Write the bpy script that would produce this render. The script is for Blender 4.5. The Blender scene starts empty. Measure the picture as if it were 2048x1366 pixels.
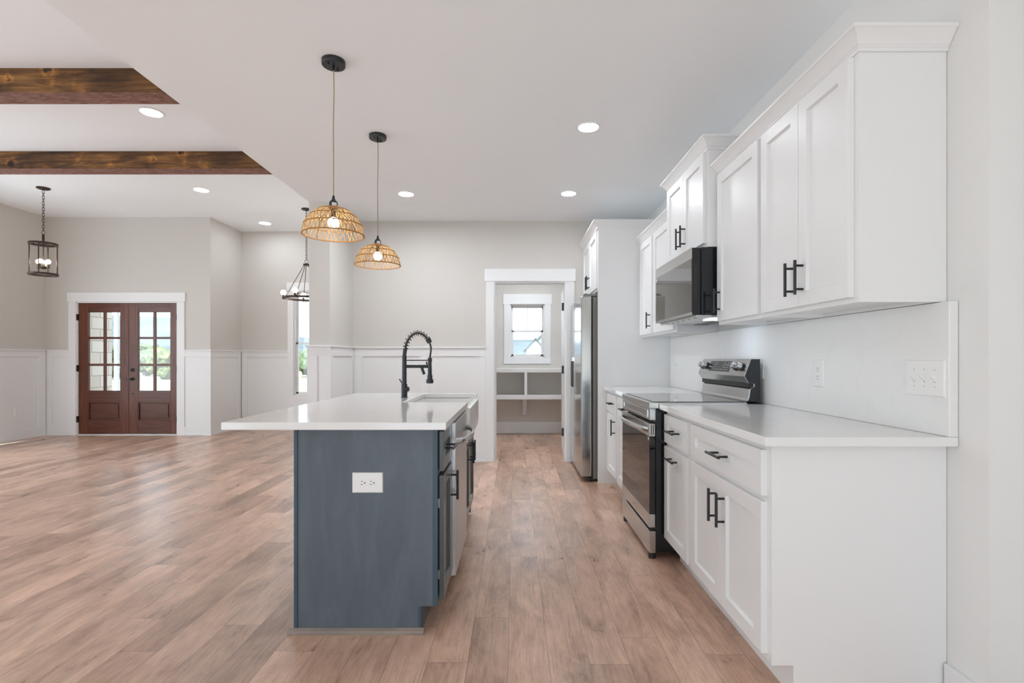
import bpy, bmesh, math, random
from mathutils import Vector, Matrix, noise
random.seed(7)
PI = math.pi
C = bpy.context.scene.collection

# ------------------------------------------------------------------ camera, world, exposure
# X to the right, Y into the picture, Z up; metres. Camera stands at the origin of X and Y.
EYE = 1.18
cam_data = bpy.data.cameras.new('camera')
cam = bpy.data.objects.new('camera', cam_data)
C.objects.link(cam)
cam.location = (0, 0, EYE)
cam.rotation_euler = (PI / 2, 0, 0)
cam_data.sensor_width = 36
cam_data.lens = 18
cam_data.shift_x = -5 / 2048
cam_data.shift_y = 34 / 2048
cam_data.clip_start = 0.05
cam_data.clip_end = 600
bpy.context.scene.camera = cam

scene = bpy.context.scene
scene.view_settings.view_transform = 'Standard'
scene.view_settings.look = 'None'
scene.view_settings.gamma = 1
scene.view_settings.exposure = 0.38
scene.cycles.max_bounces = 14
scene.cycles.diffuse_bounces = 8
scene.cycles.glossy_bounces = 6
scene.cycles.transparent_max_bounces = 12
scene.cycles.sample_clamp_indirect = 6

SKY_REAR, SKY_FRONT, GROUND_GLOW = 2.8, 2.2, 0.75
world = bpy.data.worlds.new('overcast_sky')
scene.world = world
world.use_nodes = True
wn, wl = world.node_tree.nodes, world.node_tree.links
wn.clear()
w_out = wn.new('ShaderNodeOutputWorld')
w_bg = wn.new('ShaderNodeBackground')
w_tc = wn.new('ShaderNodeTexCoord')
w_sep = wn.new('ShaderNodeSeparateXYZ')
w_bg.inputs['Color'].default_value = (0.78, 0.90, 1.0, 1)
# overcast dome: brightest on the side of the hidden sun (behind the camera), with a pale sunlit ground there
w_map = wn.new('ShaderNodeMapRange')
w_map.interpolation_type = 'SMOOTHSTEP'
w_map.inputs['From Min'].default_value = -0.75
w_map.inputs['From Max'].default_value = 0.35
w_map.inputs['To Min'].default_value = SKY_REAR
w_map.inputs['To Max'].default_value = SKY_FRONT
wl.new(w_tc.outputs['Generated'], w_sep.inputs[0])
wl.new(w_sep.outputs['Y'], w_map.inputs['Value'])
w_gnd = wn.new('ShaderNodeMapRange')
w_gnd.inputs['From Min'].default_value = -0.25
w_gnd.inputs['From Max'].default_value = 0.05
w_gnd.inputs['To Min'].default_value = GROUND_GLOW
w_gnd.inputs['To Max'].default_value = 1.0
wl.new(w_sep.outputs['Z'], w_gnd.inputs['Value'])
w_mul = wn.new('ShaderNodeMath'); w_mul.operation = 'MULTIPLY'
wl.new(w_map.outputs[0], w_mul.inputs[0]); wl.new(w_gnd.outputs[0], w_mul.inputs[1])
wl.new(w_mul.outputs[0], w_bg.inputs['Strength'])
wl.new(w_bg.outputs[0], w_out.inputs[0])

# sun from behind the camera, high: added for the light its floor patch bounces up to the ceiling
sun_data = bpy.data.lights.new('sun', 'SUN')
sun_data.energy = 24.0; sun_data.angle = math.radians(1.5); sun_data.color = (0.58, 0.835, 1.0)
sun = bpy.data.objects.new('sun', sun_data); C.objects.link(sun)
sun.rotation_euler = (math.radians(42), 0, math.radians(-8))

LIGHT_RECESSED = 75.0
LIGHT_BULB = 34.0
LIGHT_LANTERN = 34.0

def daylight(name, loc, rot, sx, sy, power, color=(0.88, 0.94, 1.0)):
    """Area lamp added at an unseen opening to stand in for daylight."""
    d = bpy.data.lights.new(name, 'AREA')
    d.shape = 'RECTANGLE'; d.size = sx; d.size_y = sy; d.energy = power; d.color = color
    o = bpy.data.objects.new(name, d); C.objects.link(o)
    o.location = loc; o.rotation_euler = rot
    return o
DAY_LEFT = 22

# ------------------------------------------------------------------ materials
def mat(name, color, rough=0.5, metal=0.0, spec=0.5, noise_amt=0.0, noise_scale=(8, 8, 8), bump=0.0,
        bump_scale=200.0, emit=0.0, coat=0.0, subsurf=0.0):
    m = bpy.data.materials.new(name)
    m.use_nodes = True
    n, l = m.node_tree.nodes, m.node_tree.links
    p = n['Principled BSDF']
    p.inputs['Base Color'].default_value = (*color, 1)
    p.inputs['Roughness'].default_value = rough
    p.inputs['Metallic'].default_value = metal
    p.inputs['Specular IOR Level'].default_value = spec
    p.inputs['Coat Weight'].default_value = coat
    if emit:
        p.inputs['Emission Color'].default_value = (*color, 1)
        p.inputs['Emission Strength'].default_value = emit
    tc = n.new('ShaderNodeTexCoord')
    if noise_amt:
        mp = n.new('ShaderNodeMapping'); mp.inputs['Scale'].default_value = noise_scale
        nz = n.new('ShaderNodeTexNoise'); nz.inputs['Scale'].default_value = 1; nz.inputs['Detail'].default_value = 6
        hs = n.new('ShaderNodeMixRGB'); hs.blend_type = 'MULTIPLY'
        rp = n.new('ShaderNodeValToRGB')
        rp.color_ramp.elements[0].position = 0.3; rp.color_ramp.elements[1].position = 0.7
        a = 1 - noise_amt
        rp.color_ramp.elements[0].color = (a, a, a, 1); rp.color_ramp.elements[1].color = (1, 1, 1, 1)
        hs.inputs[0].default_value = 1
        hs.inputs[1].default_value = (*color, 1)
        l.new(tc.outputs['Object'], mp.inputs[0]); l.new(mp.outputs[0], nz.inputs['Vector'])
        l.new(nz.outputs['Fac'], rp.inputs[0]); l.new(rp.outputs[0], hs.inputs[2])
        l.new(hs.outputs[0], p.inputs['Base Color'])
    if bump:
        nb = n.new('ShaderNodeTexNoise'); nb.inputs['Scale'].default_value = bump_scale; nb.inputs['Detail'].default_value = 3
        b = n.new('ShaderNodeBump'); b.inputs['Strength'].default_value = bump; b.inputs['Distance'].default_value = 0.002
        l.new(tc.outputs['Object'], nb.inputs['Vector'])
        l.new(nb.outputs['Fac'], b.inputs['Height']); l.new(b.outputs[0], p.inputs['Normal'])
    return m

def ramp(n, stops):
    r = n.new('ShaderNodeValToRGB')
    e = r.color_ramp.elements
    while len(e) < len(stops): e.new(0.5)
    for i, (p, c) in enumerate(stops):
        e[i].position = p; e[i].color = (*c, 1)
    return r

PLANK_SHIFT = 2.575 + 0.0556
def mat_floor():
    m = bpy.data.materials.new('floor_planks'); m.use_nodes = True
    n, l = m.node_tree.nodes, m.node_tree.links
    p = n['Principled BSDF']
    tc = n.new('ShaderNodeTexCoord')
    W, L = 0.157, 1.22
    def mth(op, a=None, b=None, c=None):
        q = n.new('ShaderNodeMath'); q.operation = op
        for i, v in enumerate((a, b, c)):
            if v is None: continue
            if isinstance(v, (int, float)): q.inputs[i].default_value = v
            else: l.new(v, q.inputs[i])
        return q.outputs[0]
    sx = n.new('ShaderNodeSeparateXYZ'); l.new(tc.outputs['Object'], sx.inputs[0])
    xr = mth('DIVIDE', mth('ADD', sx.outputs['X'], PLANK_SHIFT), W)
    row = mth('FLOOR', xr); fx_ = mth('FRACT', xr)
    wn1 = n.new('ShaderNodeTexWhiteNoise'); wn1.noise_dimensions = '1D'; l.new(row, wn1.inputs['W'])
    yr = mth('ADD', mth('DIVIDE', sx.outputs['Y'], L), mth('MULTIPLY', wn1.outputs['Value'], 7.0))
    col = mth('FLOOR', yr); fy_ = mth('FRACT', yr)
    cv = n.new('ShaderNodeCombineXYZ'); l.new(row, cv.inputs['X']); l.new(col, cv.inputs['Y'])
    wn2 = n.new('ShaderNodeTexWhiteNoise'); wn2.noise_dimensions = '2D'; l.new(cv.outputs[0], wn2.inputs['Vector'])
    ex = mth('MULTIPLY', mth('MINIMUM', fx_, mth('SUBTRACT', 1.0, fx_)), W)
    ey = mth('MULTIPLY', mth('MINIMUM', fy_, mth('SUBTRACT', 1.0, fy_)), L)
    seam = mth('LESS_THAN', mth('MINIMUM', ex, ey), 0.0009)
    rnd_plank = wn2.outputs['Value']
    # per plank offset of the grain
    cmb = n.new('ShaderNodeCombineXYZ')
    mul = n.new('ShaderNodeMath'); mul.operation = 'MULTIPLY'; mul.inputs[1].default_value = 37.0
    l.new(rnd_plank, mul.inputs[0]); l.new(mul.outputs[0], cmb.inputs['Y']); l.new(mul.outputs[0], cmb.inputs['Z'])
    add = n.new('ShaderNodeVectorMath'); add.operation = 'ADD'
    l.new(tc.outputs['Object'], add.inputs[0]); l.new(cmb.outputs[0], add.inputs[1])
    # broad cloudy patches, elongated along the plank
    m1 = n.new('ShaderNodeMapping'); m1.inputs['Scale'].default_value = (8.5, 2.6, 1)
    l.new(add.outputs[0], m1.inputs[0])
    n1 = n.new('ShaderNodeTexNoise'); n1.inputs['Scale'].default_value = 1; n1.inputs['Detail'].default_value = 5
    n1.inputs['Roughness'].default_value = 0.62; n1.inputs['Distortion'].default_value = 0.7
    l.new(m1.outputs[0], n1.inputs['Vector'])
    r1 = ramp(n, [(0.20, (0.40, 0.262, 0.193)), (0.42, (0.53, 0.345, 0.25)), (0.55, (0.61, 0.405, 0.30)), (0.78, (0.70, 0.49, 0.375))])
    l.new(n1.outputs['Fac'], r1.inputs[0])
    # fine grain lines
    m2 = n.new('ShaderNodeMapping'); m2.inputs['Scale'].default_value = (120, 5.0, 1)
    l.new(add.outputs[0], m2.inputs[0])
    n2 = n.new('ShaderNodeTexNoise'); n2.inputs['Scale'].default_value = 1; n2.inputs['Detail'].default_value = 4
    n2.inputs['Roughness'].default_value = 0.7; n2.inputs['Distortion'].default_value = 1.2
    l.new(m2.outputs[0], n2.inputs['Vector'])
    r2 = ramp(n, [(0.32, (0.70, 0.68, 0.67)), (0.52, (1, 1, 1)), (0.75, (1.1, 1.1, 1.1))])
    l.new(n2.outputs['Fac'], r2.inputs[0])
    mx = n.new('ShaderNodeMixRGB'); mx.blend_type = 'MULTIPLY'; mx.inputs[0].default_value = 0.9
    l.new(r1.outputs[0], mx.inputs[1]); l.new(r2.outputs[0], mx.inputs[2])
    # plank to plank tone
    r3 = ramp(n, [(0.0, (0.72, 0.69, 0.67)), (0.3, (0.98, 0.97, 0.96)), (0.7, (1.06, 1.06, 1.06)), (1.0, (1.16, 1.15, 1.14))])
    l.new(rnd_plank, r3.inputs[0])
    mx2 = n.new('ShaderNodeMixRGB'); mx2.blend_type = 'MULTIPLY'; mx2.inputs[0].default_value = 1
    m4 = n.new('ShaderNodeMapping'); m4.inputs['Scale'].default_value = (6.0, 2.2, 1)
    l.new(add.outputs[0], m4.inputs[0])
    n4 = n.new('ShaderNodeTexNoise'); n4.inputs['Scale'].default_value = 1; n4.inputs['Detail'].default_value = 7
    n4.inputs['Roughness'].default_value = 0.7; n4.inputs['Distortion'].default_value = 0.35
    off4 = n.new('ShaderNodeVectorMath'); off4.operation = 'ADD'; off4.inputs[1].default_value = (13.1, 5.7, 2.2)
    l.new(m4.outputs[0], off4.inputs[0]); l.new(off4.outputs[0], n4.inputs['Vector'])
    r4 = ramp(n, [(0.33, (0.56, 0.52, 0.50)), (0.46, (0.90, 0.89, 0.88)), (0.56, (1.06, 1.06, 1.06))])
    l.new(n4.outputs['Fac'], r4.inputs[0])
    mx4 = n.new('ShaderNodeMixRGB'); mx4.blend_type = 'MULTIPLY'; mx4.inputs[0].default_value = 0.85
    l.new(mx.outputs[0], mx4.inputs[1]); l.new(r4.outputs[0], mx4.inputs[2])
    l.new(mx4.outputs[0], mx2.inputs[1]); l.new(r3.outputs[0], mx2.inputs[2])
    # seams
    mx3 = n.new('ShaderNodeMixRGB'); mx3.inputs[2].default_value = (0.11, 0.065, 0.05, 1)
    sc = n.new('ShaderNodeMath'); sc.operation = 'MULTIPLY'; sc.inputs[1].default_value = 0.75
    l.new(seam, sc.inputs[0])
    l.new(sc.outputs[0], mx3.inputs[0]); l.new(mx2.outputs[0], mx3.inputs[1])
    l.new(mx3.outputs[0], p.inputs['Base Color'])
    rr = n.new('ShaderNodeMapRange'); rr.inputs['To Min'].default_value = 0.22; rr.inputs['To Max'].default_value = 0.38
    l.new(n1.outputs['Fac'], rr.inputs['Value']); l.new(rr.outputs[0], p.inputs['Roughness'])
    p.inputs['Specular IOR Level'].default_value = 0.75
    bp = n.new('ShaderNodeBump'); bp.inputs['Strength'].default_value = 0.16; bp.inputs['Distance'].default_value = 0.002
    l.new(n2.outputs['Fac'], bp.inputs['Height']); l.new(bp.outputs[0], p.inputs['Normal'])
    return m

def mat_wood(name, stops, scale, rough=0.45, knots=False, distortion=1.0, spec=0.5, knot_scale=(2.2, 9, 9)):
    m = bpy.data.materials.new(name); m.use_nodes = True
    n, l = m.node_tree.nodes, m.node_tree.links
    p = n['Principled BSDF']; p.inputs['Roughness'].default_value = rough
    p.inputs['Specular IOR Level'].default_value = spec
    tc = n.new('ShaderNodeTexCoord'); mp = n.new('ShaderNodeMapping'); mp.inputs['Scale'].default_value = scale
    l.new(tc.outputs['Object'], mp.inputs[0])
    nz = n.new('ShaderNodeTexNoise'); nz.inputs['Scale'].default_value = 1; nz.inputs['Detail'].default_value = 7
    nz.inputs['Roughness'].default_value = 0.6; nz.inputs['Distortion'].default_value = distortion
    l.new(mp.outputs[0], nz.inputs['Vector'])
    r = ramp(n, stops); l.new(nz.outputs['Fac'], r.inputs[0])
    col = r.outputs[0]
    if knots:
        mk = n.new('ShaderNodeMapping'); mk.inputs['Scale'].default_value = knot_scale
        l.new(tc.outputs['Object'], mk.inputs[0])
        wv = n.new('ShaderNodeTexNoise'); wv.inputs['Scale'].default_value = 7.0; wv.inputs['Detail'].default_value = 3
        l.new(tc.outputs['Object'], wv.inputs['Vector'])
        wm = n.new('ShaderNodeVectorMath'); wm.operation = 'MULTIPLY_ADD'
        wm.inputs[1].default_value = (0.9, 0.9, 0.9)
        l.new(wv.outputs['Color'], wm.inputs[0]); l.new(mk.outputs[0], wm.inputs[2])
        vo = n.new('ShaderNodeTexVoronoi'); vo.inputs['Scale'].default_value = 1; vo.feature = 'F1'
        l.new(wm.outputs[0], vo.inputs['Vector'])
        rk = ramp(n, [(0.06, (0.10, 0.08, 0.06)), (0.14, (0.35, 0.30, 0.25)), (0.21, (2.0, 1.9, 1.6)), (0.36, (1, 1, 1))])
        l.new(vo.outputs['Distance'], rk.inputs[0])
        mx = n.new('ShaderNodeMixRGB'); mx.blend_type = 'MULTIPLY'; mx.inputs[0].default_value = 1
        l.new(col, mx.inputs[1]); l.new(rk.outputs[0], mx.inputs[2]); col = mx.outputs[0]
        b = n.new('ShaderNodeTexNoise'); b.inputs['Scale'].default_value = 3.0; b.inputs['Detail'].default_value = 4
        l.new(tc.outputs['Object'], b.inputs['Vector'])
        rb = ramp(n, [(0.35, (0.45, 0.42, 0.4)), (0.6, (1.1, 1.1, 1.1))])
        l.new(b.outputs['Fac'], rb.inputs[0])
        m2 = n.new('ShaderNodeMixRGB'); m2.blend_type = 'MULTIPLY'; m2.inputs[0].default_value = 1
        l.new(col, m2.inputs[1]); l.new(rb.outputs[0], m2.inputs[2]); col = m2.outputs[0]
    l.new(col, p.inputs['Base Color'])
    bp = n.new('ShaderNodeBump'); bp.inputs['Strength'].default_value = 0.2; bp.inputs['Distance'].default_value = 0.002
    l.new(nz.outputs['Fac'], bp.inputs['Height']); l.new(bp.outputs[0], p.inputs['Normal'])
    return m

def mat_steel(name, color=(0.56, 0.56, 0.55), rough=0.24, scale=(2, 2, 260)):
    m = bpy.data.materials.new(name); m.use_nodes = True
    n, l = m.node_tree.nodes, m.node_tree.links
    p = n['Principled BSDF']
    p.inputs['Metallic'].default_value = 1; p.inputs['Base Color'].default_value = (*color, 1)
    tc = n.new('ShaderNodeTexCoord'); mp = n.new('ShaderNodeMapping'); mp.inputs['Scale'].default_value = scale
    nz = n.new('ShaderNodeTexNoise'); nz.inputs['Scale'].default_value = 1; nz.inputs['Detail'].default_value = 3
    mr = n.new('ShaderNodeMapRange'); mr.inputs['To Min'].default_value = rough * 0.75; mr.inputs['To Max'].default_value = rough * 1.3
    l.new(tc.outputs['Object'], mp.inputs[0]); l.new(mp.outputs[0], nz.inputs['Vector'])
    l.new(nz.outputs['Fac'], mr.inputs['Value']); l.new(mr.outputs[0], p.inputs['Roughness'])
    return m

def mat_glass(name, tint=(1, 1, 1), refl=0.08):
    m = bpy.data.materials.new(name); m.use_nodes = True
    n, l = m.node_tree.nodes, m.node_tree.links
    n.clear()
    o = n.new('ShaderNodeOutputMaterial'); mx = n.new('ShaderNodeMixShader')
    t = n.new('ShaderNodeBsdfTransparent'); t.inputs[0].default_value = (*tint, 1)
    g = n.new('ShaderNodeBsdfGlossy'); g.inputs['Roughness'].default_value = 0.02
    f = n.new('ShaderNodeFresnel'); f.inputs[0].default_value = 1.45
    l.new(f.outputs[0], mx.inputs[0]); l.new(t.outputs[0], mx.inputs[1]); l.new(g.outputs[0], mx.inputs[2])
    l.new(mx.outputs[0], o.inputs[0])
    return m

def mat_quartz():
    m = mat('white_quartz', (0.80, 0.80, 0.79), rough=0.09, spec=0.55)
    n, l = m.node_tree.nodes, m.node_tree.links
    p = n['Principled BSDF']
    tc = n.new('ShaderNodeTexCoord')
    nz = n.new('ShaderNodeTexNoise'); nz.inputs['Scale'].default_value = 1.6; nz.inputs['Detail'].default_value = 6
    nz.inputs['Distortion'].default_value = 1.4
    l.new(tc.outputs['Object'], nz.inputs['Vector'])
    r = ramp(n, [(0.46, (0.80, 0.80, 0.79)), (0.495, (0.785, 0.783, 0.777)), (0.53, (0.80, 0.80, 0.79))])
    l.new(nz.outputs['Fac'], r.inputs[0]); l.new(r.outputs[0], p.inputs['Base Color'])
    return m

def mat_stone():
    m = mat('limestone', (0.6, 0.56, 0.5), rough=0.9)
    n, l = m.node_tree.nodes, m.node_tree.links
    p = n['Principled BSDF']
    tc = n.new('ShaderNodeTexCoord'); sp = n.new('ShaderNodeSeparateXYZ'); mp = n.new('ShaderNodeCombineXYZ')
    ad = n.new('ShaderNodeMath'); ad.operation = 'ADD'
    l.new(tc.outputs['Object'], sp.inputs[0]); l.new(sp.outputs['X'], ad.inputs[0]); l.new(sp.outputs['Y'], ad.inputs[1])
    l.new(ad.outputs[0], mp.inputs['X']); l.new(sp.outputs['Z'], mp.inputs['Y'])
    br = n.new('ShaderNodeTexBrick'); br.inputs['Scale'].default_value = 1
    br.inputs['Brick Width'].default_value = 0.34; br.inputs['Row Height'].default_value = 0.19
    br.inputs['Mortar Size'].default_value = 0.010
    br.inputs['Color1'].default_value = (0.70, 0.65, 0.58, 1); br.inputs['Color2'].default_value = (0.86, 0.82, 0.77, 1)
    br.inputs['Mortar'].default_value = (0.50, 0.47, 0.43, 1)
    l.new(mp.outputs[0], br.inputs['Vector'])
    l.new(br.outputs['Color'], p.inputs['Base Color'])
    return m

def mat_foliage(name, c1, c2, sc=3.0):
    m = mat(name, c1, rough=0.9, spec=0.2)
    n, l = m.node_tree.nodes, m.node_tree.links
    p = n['Principled BSDF']
    tc = n.new('ShaderNodeTexCoord')
    nz = n.new('ShaderNodeTexNoise'); nz.inputs['Scale'].default_value = sc; nz.inputs['Detail'].default_value = 8
    nz.inputs['Roughness'].default_value = 0.75
    l.new(tc.outputs['Object'], nz.inputs['Vector'])
    r = ramp(n, [(0.38, c1), (0.62, c2)]); l.new(nz.outputs['Fac'], r.inputs[0])
    l.new(r.outputs[0], p.inputs['Base Color'])
    return m

M = {}
M['floor'] = mat_floor()
M['wall'] = mat('greige_wall_paint', (0.63, 0.603, 0.567), rough=0.8, spec=0.25, bump=0.04, bump_scale=260)
M['kitchen_wall'] = mat('white_wall_paint', (0.77, 0.765, 0.75), rough=0.8, spec=0.25, bump=0.04, bump_scale=260)
M['ceiling'] = mat('ceiling_paint', (0.88, 0.905, 0.925), rough=0.9, spec=0.2, bump=0.03, bump_scale=260)
M['trim'] = mat('white_trim_paint', (0.80, 0.80, 0.80), rough=0.45, spec=0.4)
M['cabinet'] = mat('white_cabinet_paint', (0.80, 0.802, 0.80), rough=0.34, spec=0.45)
M['shadow_gap'] = mat('dark_recess', (0.02, 0.02, 0.022), rough=0.7)
M['quartz'] = mat_quartz()
M['black'] = mat('matte_black_metal', (0.012, 0.014, 0.017), rough=0.38, spec=0.5)
M['steel'] = mat_steel('brushed_stainless')
M['steel_v'] = mat_steel('brushed_stainless_door', (0.52, 0.53, 0.52), 0.13, (2, 2, 180))
M['steel_dw'] = mat_steel('dishwasher_stainless', (0.58, 0.58, 0.59), 0.34, (2, 160, 2))
M['chrome'] = mat('polished_chrome', (0.7, 0.72, 0.75), rough=0.12, metal=1)
M['black_gloss'] = mat('gloss_black_enamel', (0.008, 0.010, 0.014), rough=0.16, spec=0.5)
M['black_glass'] = mat('black_glass', (0.010, 0.010, 0.011), rough=0.035, spec=0.6)
M['cooktop_glass'] = mat('glossy_cooktop_glass', (0.02, 0.02, 0.02), rough=0.05, spec=1.0, coat=0.6)
M['mirror_glass'] = mat('smoked_oven_glass', (0.05, 0.045, 0.042), rough=0.03, spec=1.0, coat=0.5)
M['grey_body'] = mat('grey_appliance_side', (0.19, 0.18, 0.165), rough=0.5)
M['black_plastic'] = mat('black_plastic', (0.02, 0.02, 0.022), rough=0.5)
M['grey_print'] = mat('grey_printed_marks', (0.32, 0.32, 0.33), rough=0.5)
M['island'] = mat_wood('blue_grey_stained_wood', [(0.3, (0.078, 0.100, 0.122)), (0.5, (0.094, 0.119, 0.142)), (0.7, (0.112, 0.139, 0.163))], (6, 6, 1.6), rough=0.42, distortion=1.8)
M['island_edge'] = mat('blue_grey_stained_edge', (0.052, 0.092, 0.128), rough=0.45, noise_amt=0.25, noise_scale=(30, 30, 3))
M['island_front'] = mat('blue_grey_stained_front', (0.078, 0.09, 0.094), rough=0.3, noise_amt=0.15, noise_scale=(30, 30, 3))
M['shoe'] = mat('unpainted_shoe_molding', (0.30, 0.24, 0.21), rough=0.6, noise_amt=0.3, noise_scale=(9, 30, 30))
M['mahogany_v'] = mat_wood('mahogany_upright_grain', [(0.25, (0.030, 0.008, 0.004)), (0.5, (0.112, 0.027, 0.010)), (0.75, (0.19, 0.060, 0.024))], (34, 34, 1.6), rough=0.36)
M['mahogany_h'] = mat_wood('mahogany_level_grain', [(0.25, (0.026, 0.007, 0.004)), (0.5, (0.095, 0.022, 0.008)), (0.75, (0.15, 0.046, 0.018))], (1.6, 34, 34), rough=0.36)
M['beam'] = mat_wood('stained_rough_beam', [(0.28, (0.030, 0.012, 0.004)), (0.45, (0.115, 0.048, 0.012)), (0.60, (0.23, 0.105, 0.026)), (0.78, (0.42, 0.22, 0.06))], (1.5, 20, 15), rough=0.65, knots=True, distortion=1.8, knot_scale=(4.4, 1.0, 3.4))
M['beam_bottom'] = mat_wood('rough_sawn_floor_lit_underside', [(0.3, (0.10, 0.042, 0.028)), (0.5, (0.21, 0.098, 0.070)), (0.72, (0.36, 0.20, 0.155))], (9, 26, 6), rough=0.8, distortion=1.5)  # rough-sawn wood, its lighter tone painted for light bounced off the floor
M['glass'] = mat_glass('clear_window_glass')
M['sink'] = mat('white_fireclay', (0.84, 0.84, 0.82), rough=0.12, spec=0.5)
M['bulb'] = mat('lit_bulb', (1.0, 0.95, 0.86), emit=LIGHT_BULB)
M['bulb_lantern'] = mat('lit_small_bulb', (1.0, 0.96, 0.90), emit=LIGHT_LANTERN)
LED = (0.88, 0.94, 1.0)
M['led'] = mat('lit_led_disc', LED, emit=LIGHT_RECESSED * 0.85)
M['led_back'] = mat('lit_led_disc_bright', LED, emit=LIGHT_RECESSED * 4.2)
M['led_mid'] = mat('lit_led_disc_medium', LED, emit=LIGHT_RECESSED * 2.2)
M['led_near'] = mat('lit_led_disc_dimmed', LED, emit=LIGHT_RECESSED * 0.12)
M['led_great'] = mat('lit_led_disc_great_room', LED, emit=LIGHT_RECESSED * 0.2)
M['led_pantry'] = mat('lit_led_disc_pantry', LED, emit=LIGHT_RECESSED * 2.2)
M['led_blue'] = mat('lit_cooktop_lamp', (0.75, 0.86, 1.0), emit=14.0)
M['raffia'] = mat('woven_raffia', (0.70, 0.43, 0.18), rough=0.7, spec=0.2, noise_amt=0.5, noise_scale=(90, 90, 40))
M['hoop'] = mat('raffia_wrapped_hoop', (0.46, 0.225, 0.065), rough=0.7, spec=0.2, noise_amt=0.3, noise_scale=(90, 90, 40))
M['cord'] = mat('fabric_cord', (0.42, 0.33, 0.21), rough=0.8, noise_amt=0.3, noise_scale=(400, 400, 400))
M['bronze'] = mat('oil_rubbed_bronze', (0.055, 0.036, 0.028), rough=0.42, metal=0.55)
M['socket_wood'] = mat('aged_brass_socket', (0.13, 0.10, 0.07), rough=0.5, metal=0.4)
M['sticker'] = mat('white_paper_label', (0.7, 0.72, 0.74), rough=0.6)
M['plate'] = mat('white_plastic_plate', (0.82, 0.82, 0.81), rough=0.3)
M['slot'] = mat('dark_slot', (0.02, 0.02, 0.02), rough=0.6)
M['vinyl'] = mat('white_vinyl_sash', (0.80, 0.80, 0.80), rough=0.4)
M['grid_bar'] = mat('grey_window_grid', (0.45, 0.46, 0.48), rough=0.5)
M['stone'] = mat_stone()
M['concrete'] = mat('pale_concrete', (0.55, 0.53, 0.5), rough=0.9, noise_amt=0.2, noise_scale=(2, 2, 2))
M['lawn'] = mat_foliage('dry_lawn', (0.15, 0.13, 0.065), (0.22, 0.18, 0.11), 0.4)
M['hill'] = mat_foliage('hazy_wooded_hill', (0.045, 0.05, 0.052), (0.078, 0.078, 0.075), 0.12)  # distance haze is put into this greyish colour
M['leaf_a'] = mat_foliage('green_leaves', (0.028, 0.034, 0.009), (0.135, 0.13, 0.042), 2.2)
M['leaf_b'] = mat_foliage('bluish_green_leaves', (0.028, 0.036, 0.016), (0.105, 0.11, 0.05), 2.2)
M['bark'] = mat('tree_bark', (0.16, 0.12, 0.09), rough=0.9, noise_amt=0.4, noise_scale=(6, 6, 1))
M['siding'] = mat('white_siding', (0.42, 0.43, 0.44), rough=0.7)
M['roof'] = mat('grey_shingles', (0.07, 0.072, 0.078), rough=0.9, noise_amt=0.3, noise_scale=(4, 4, 4))

# ------------------------------------------------------------------ mesh helpers
ORG = {}

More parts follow.
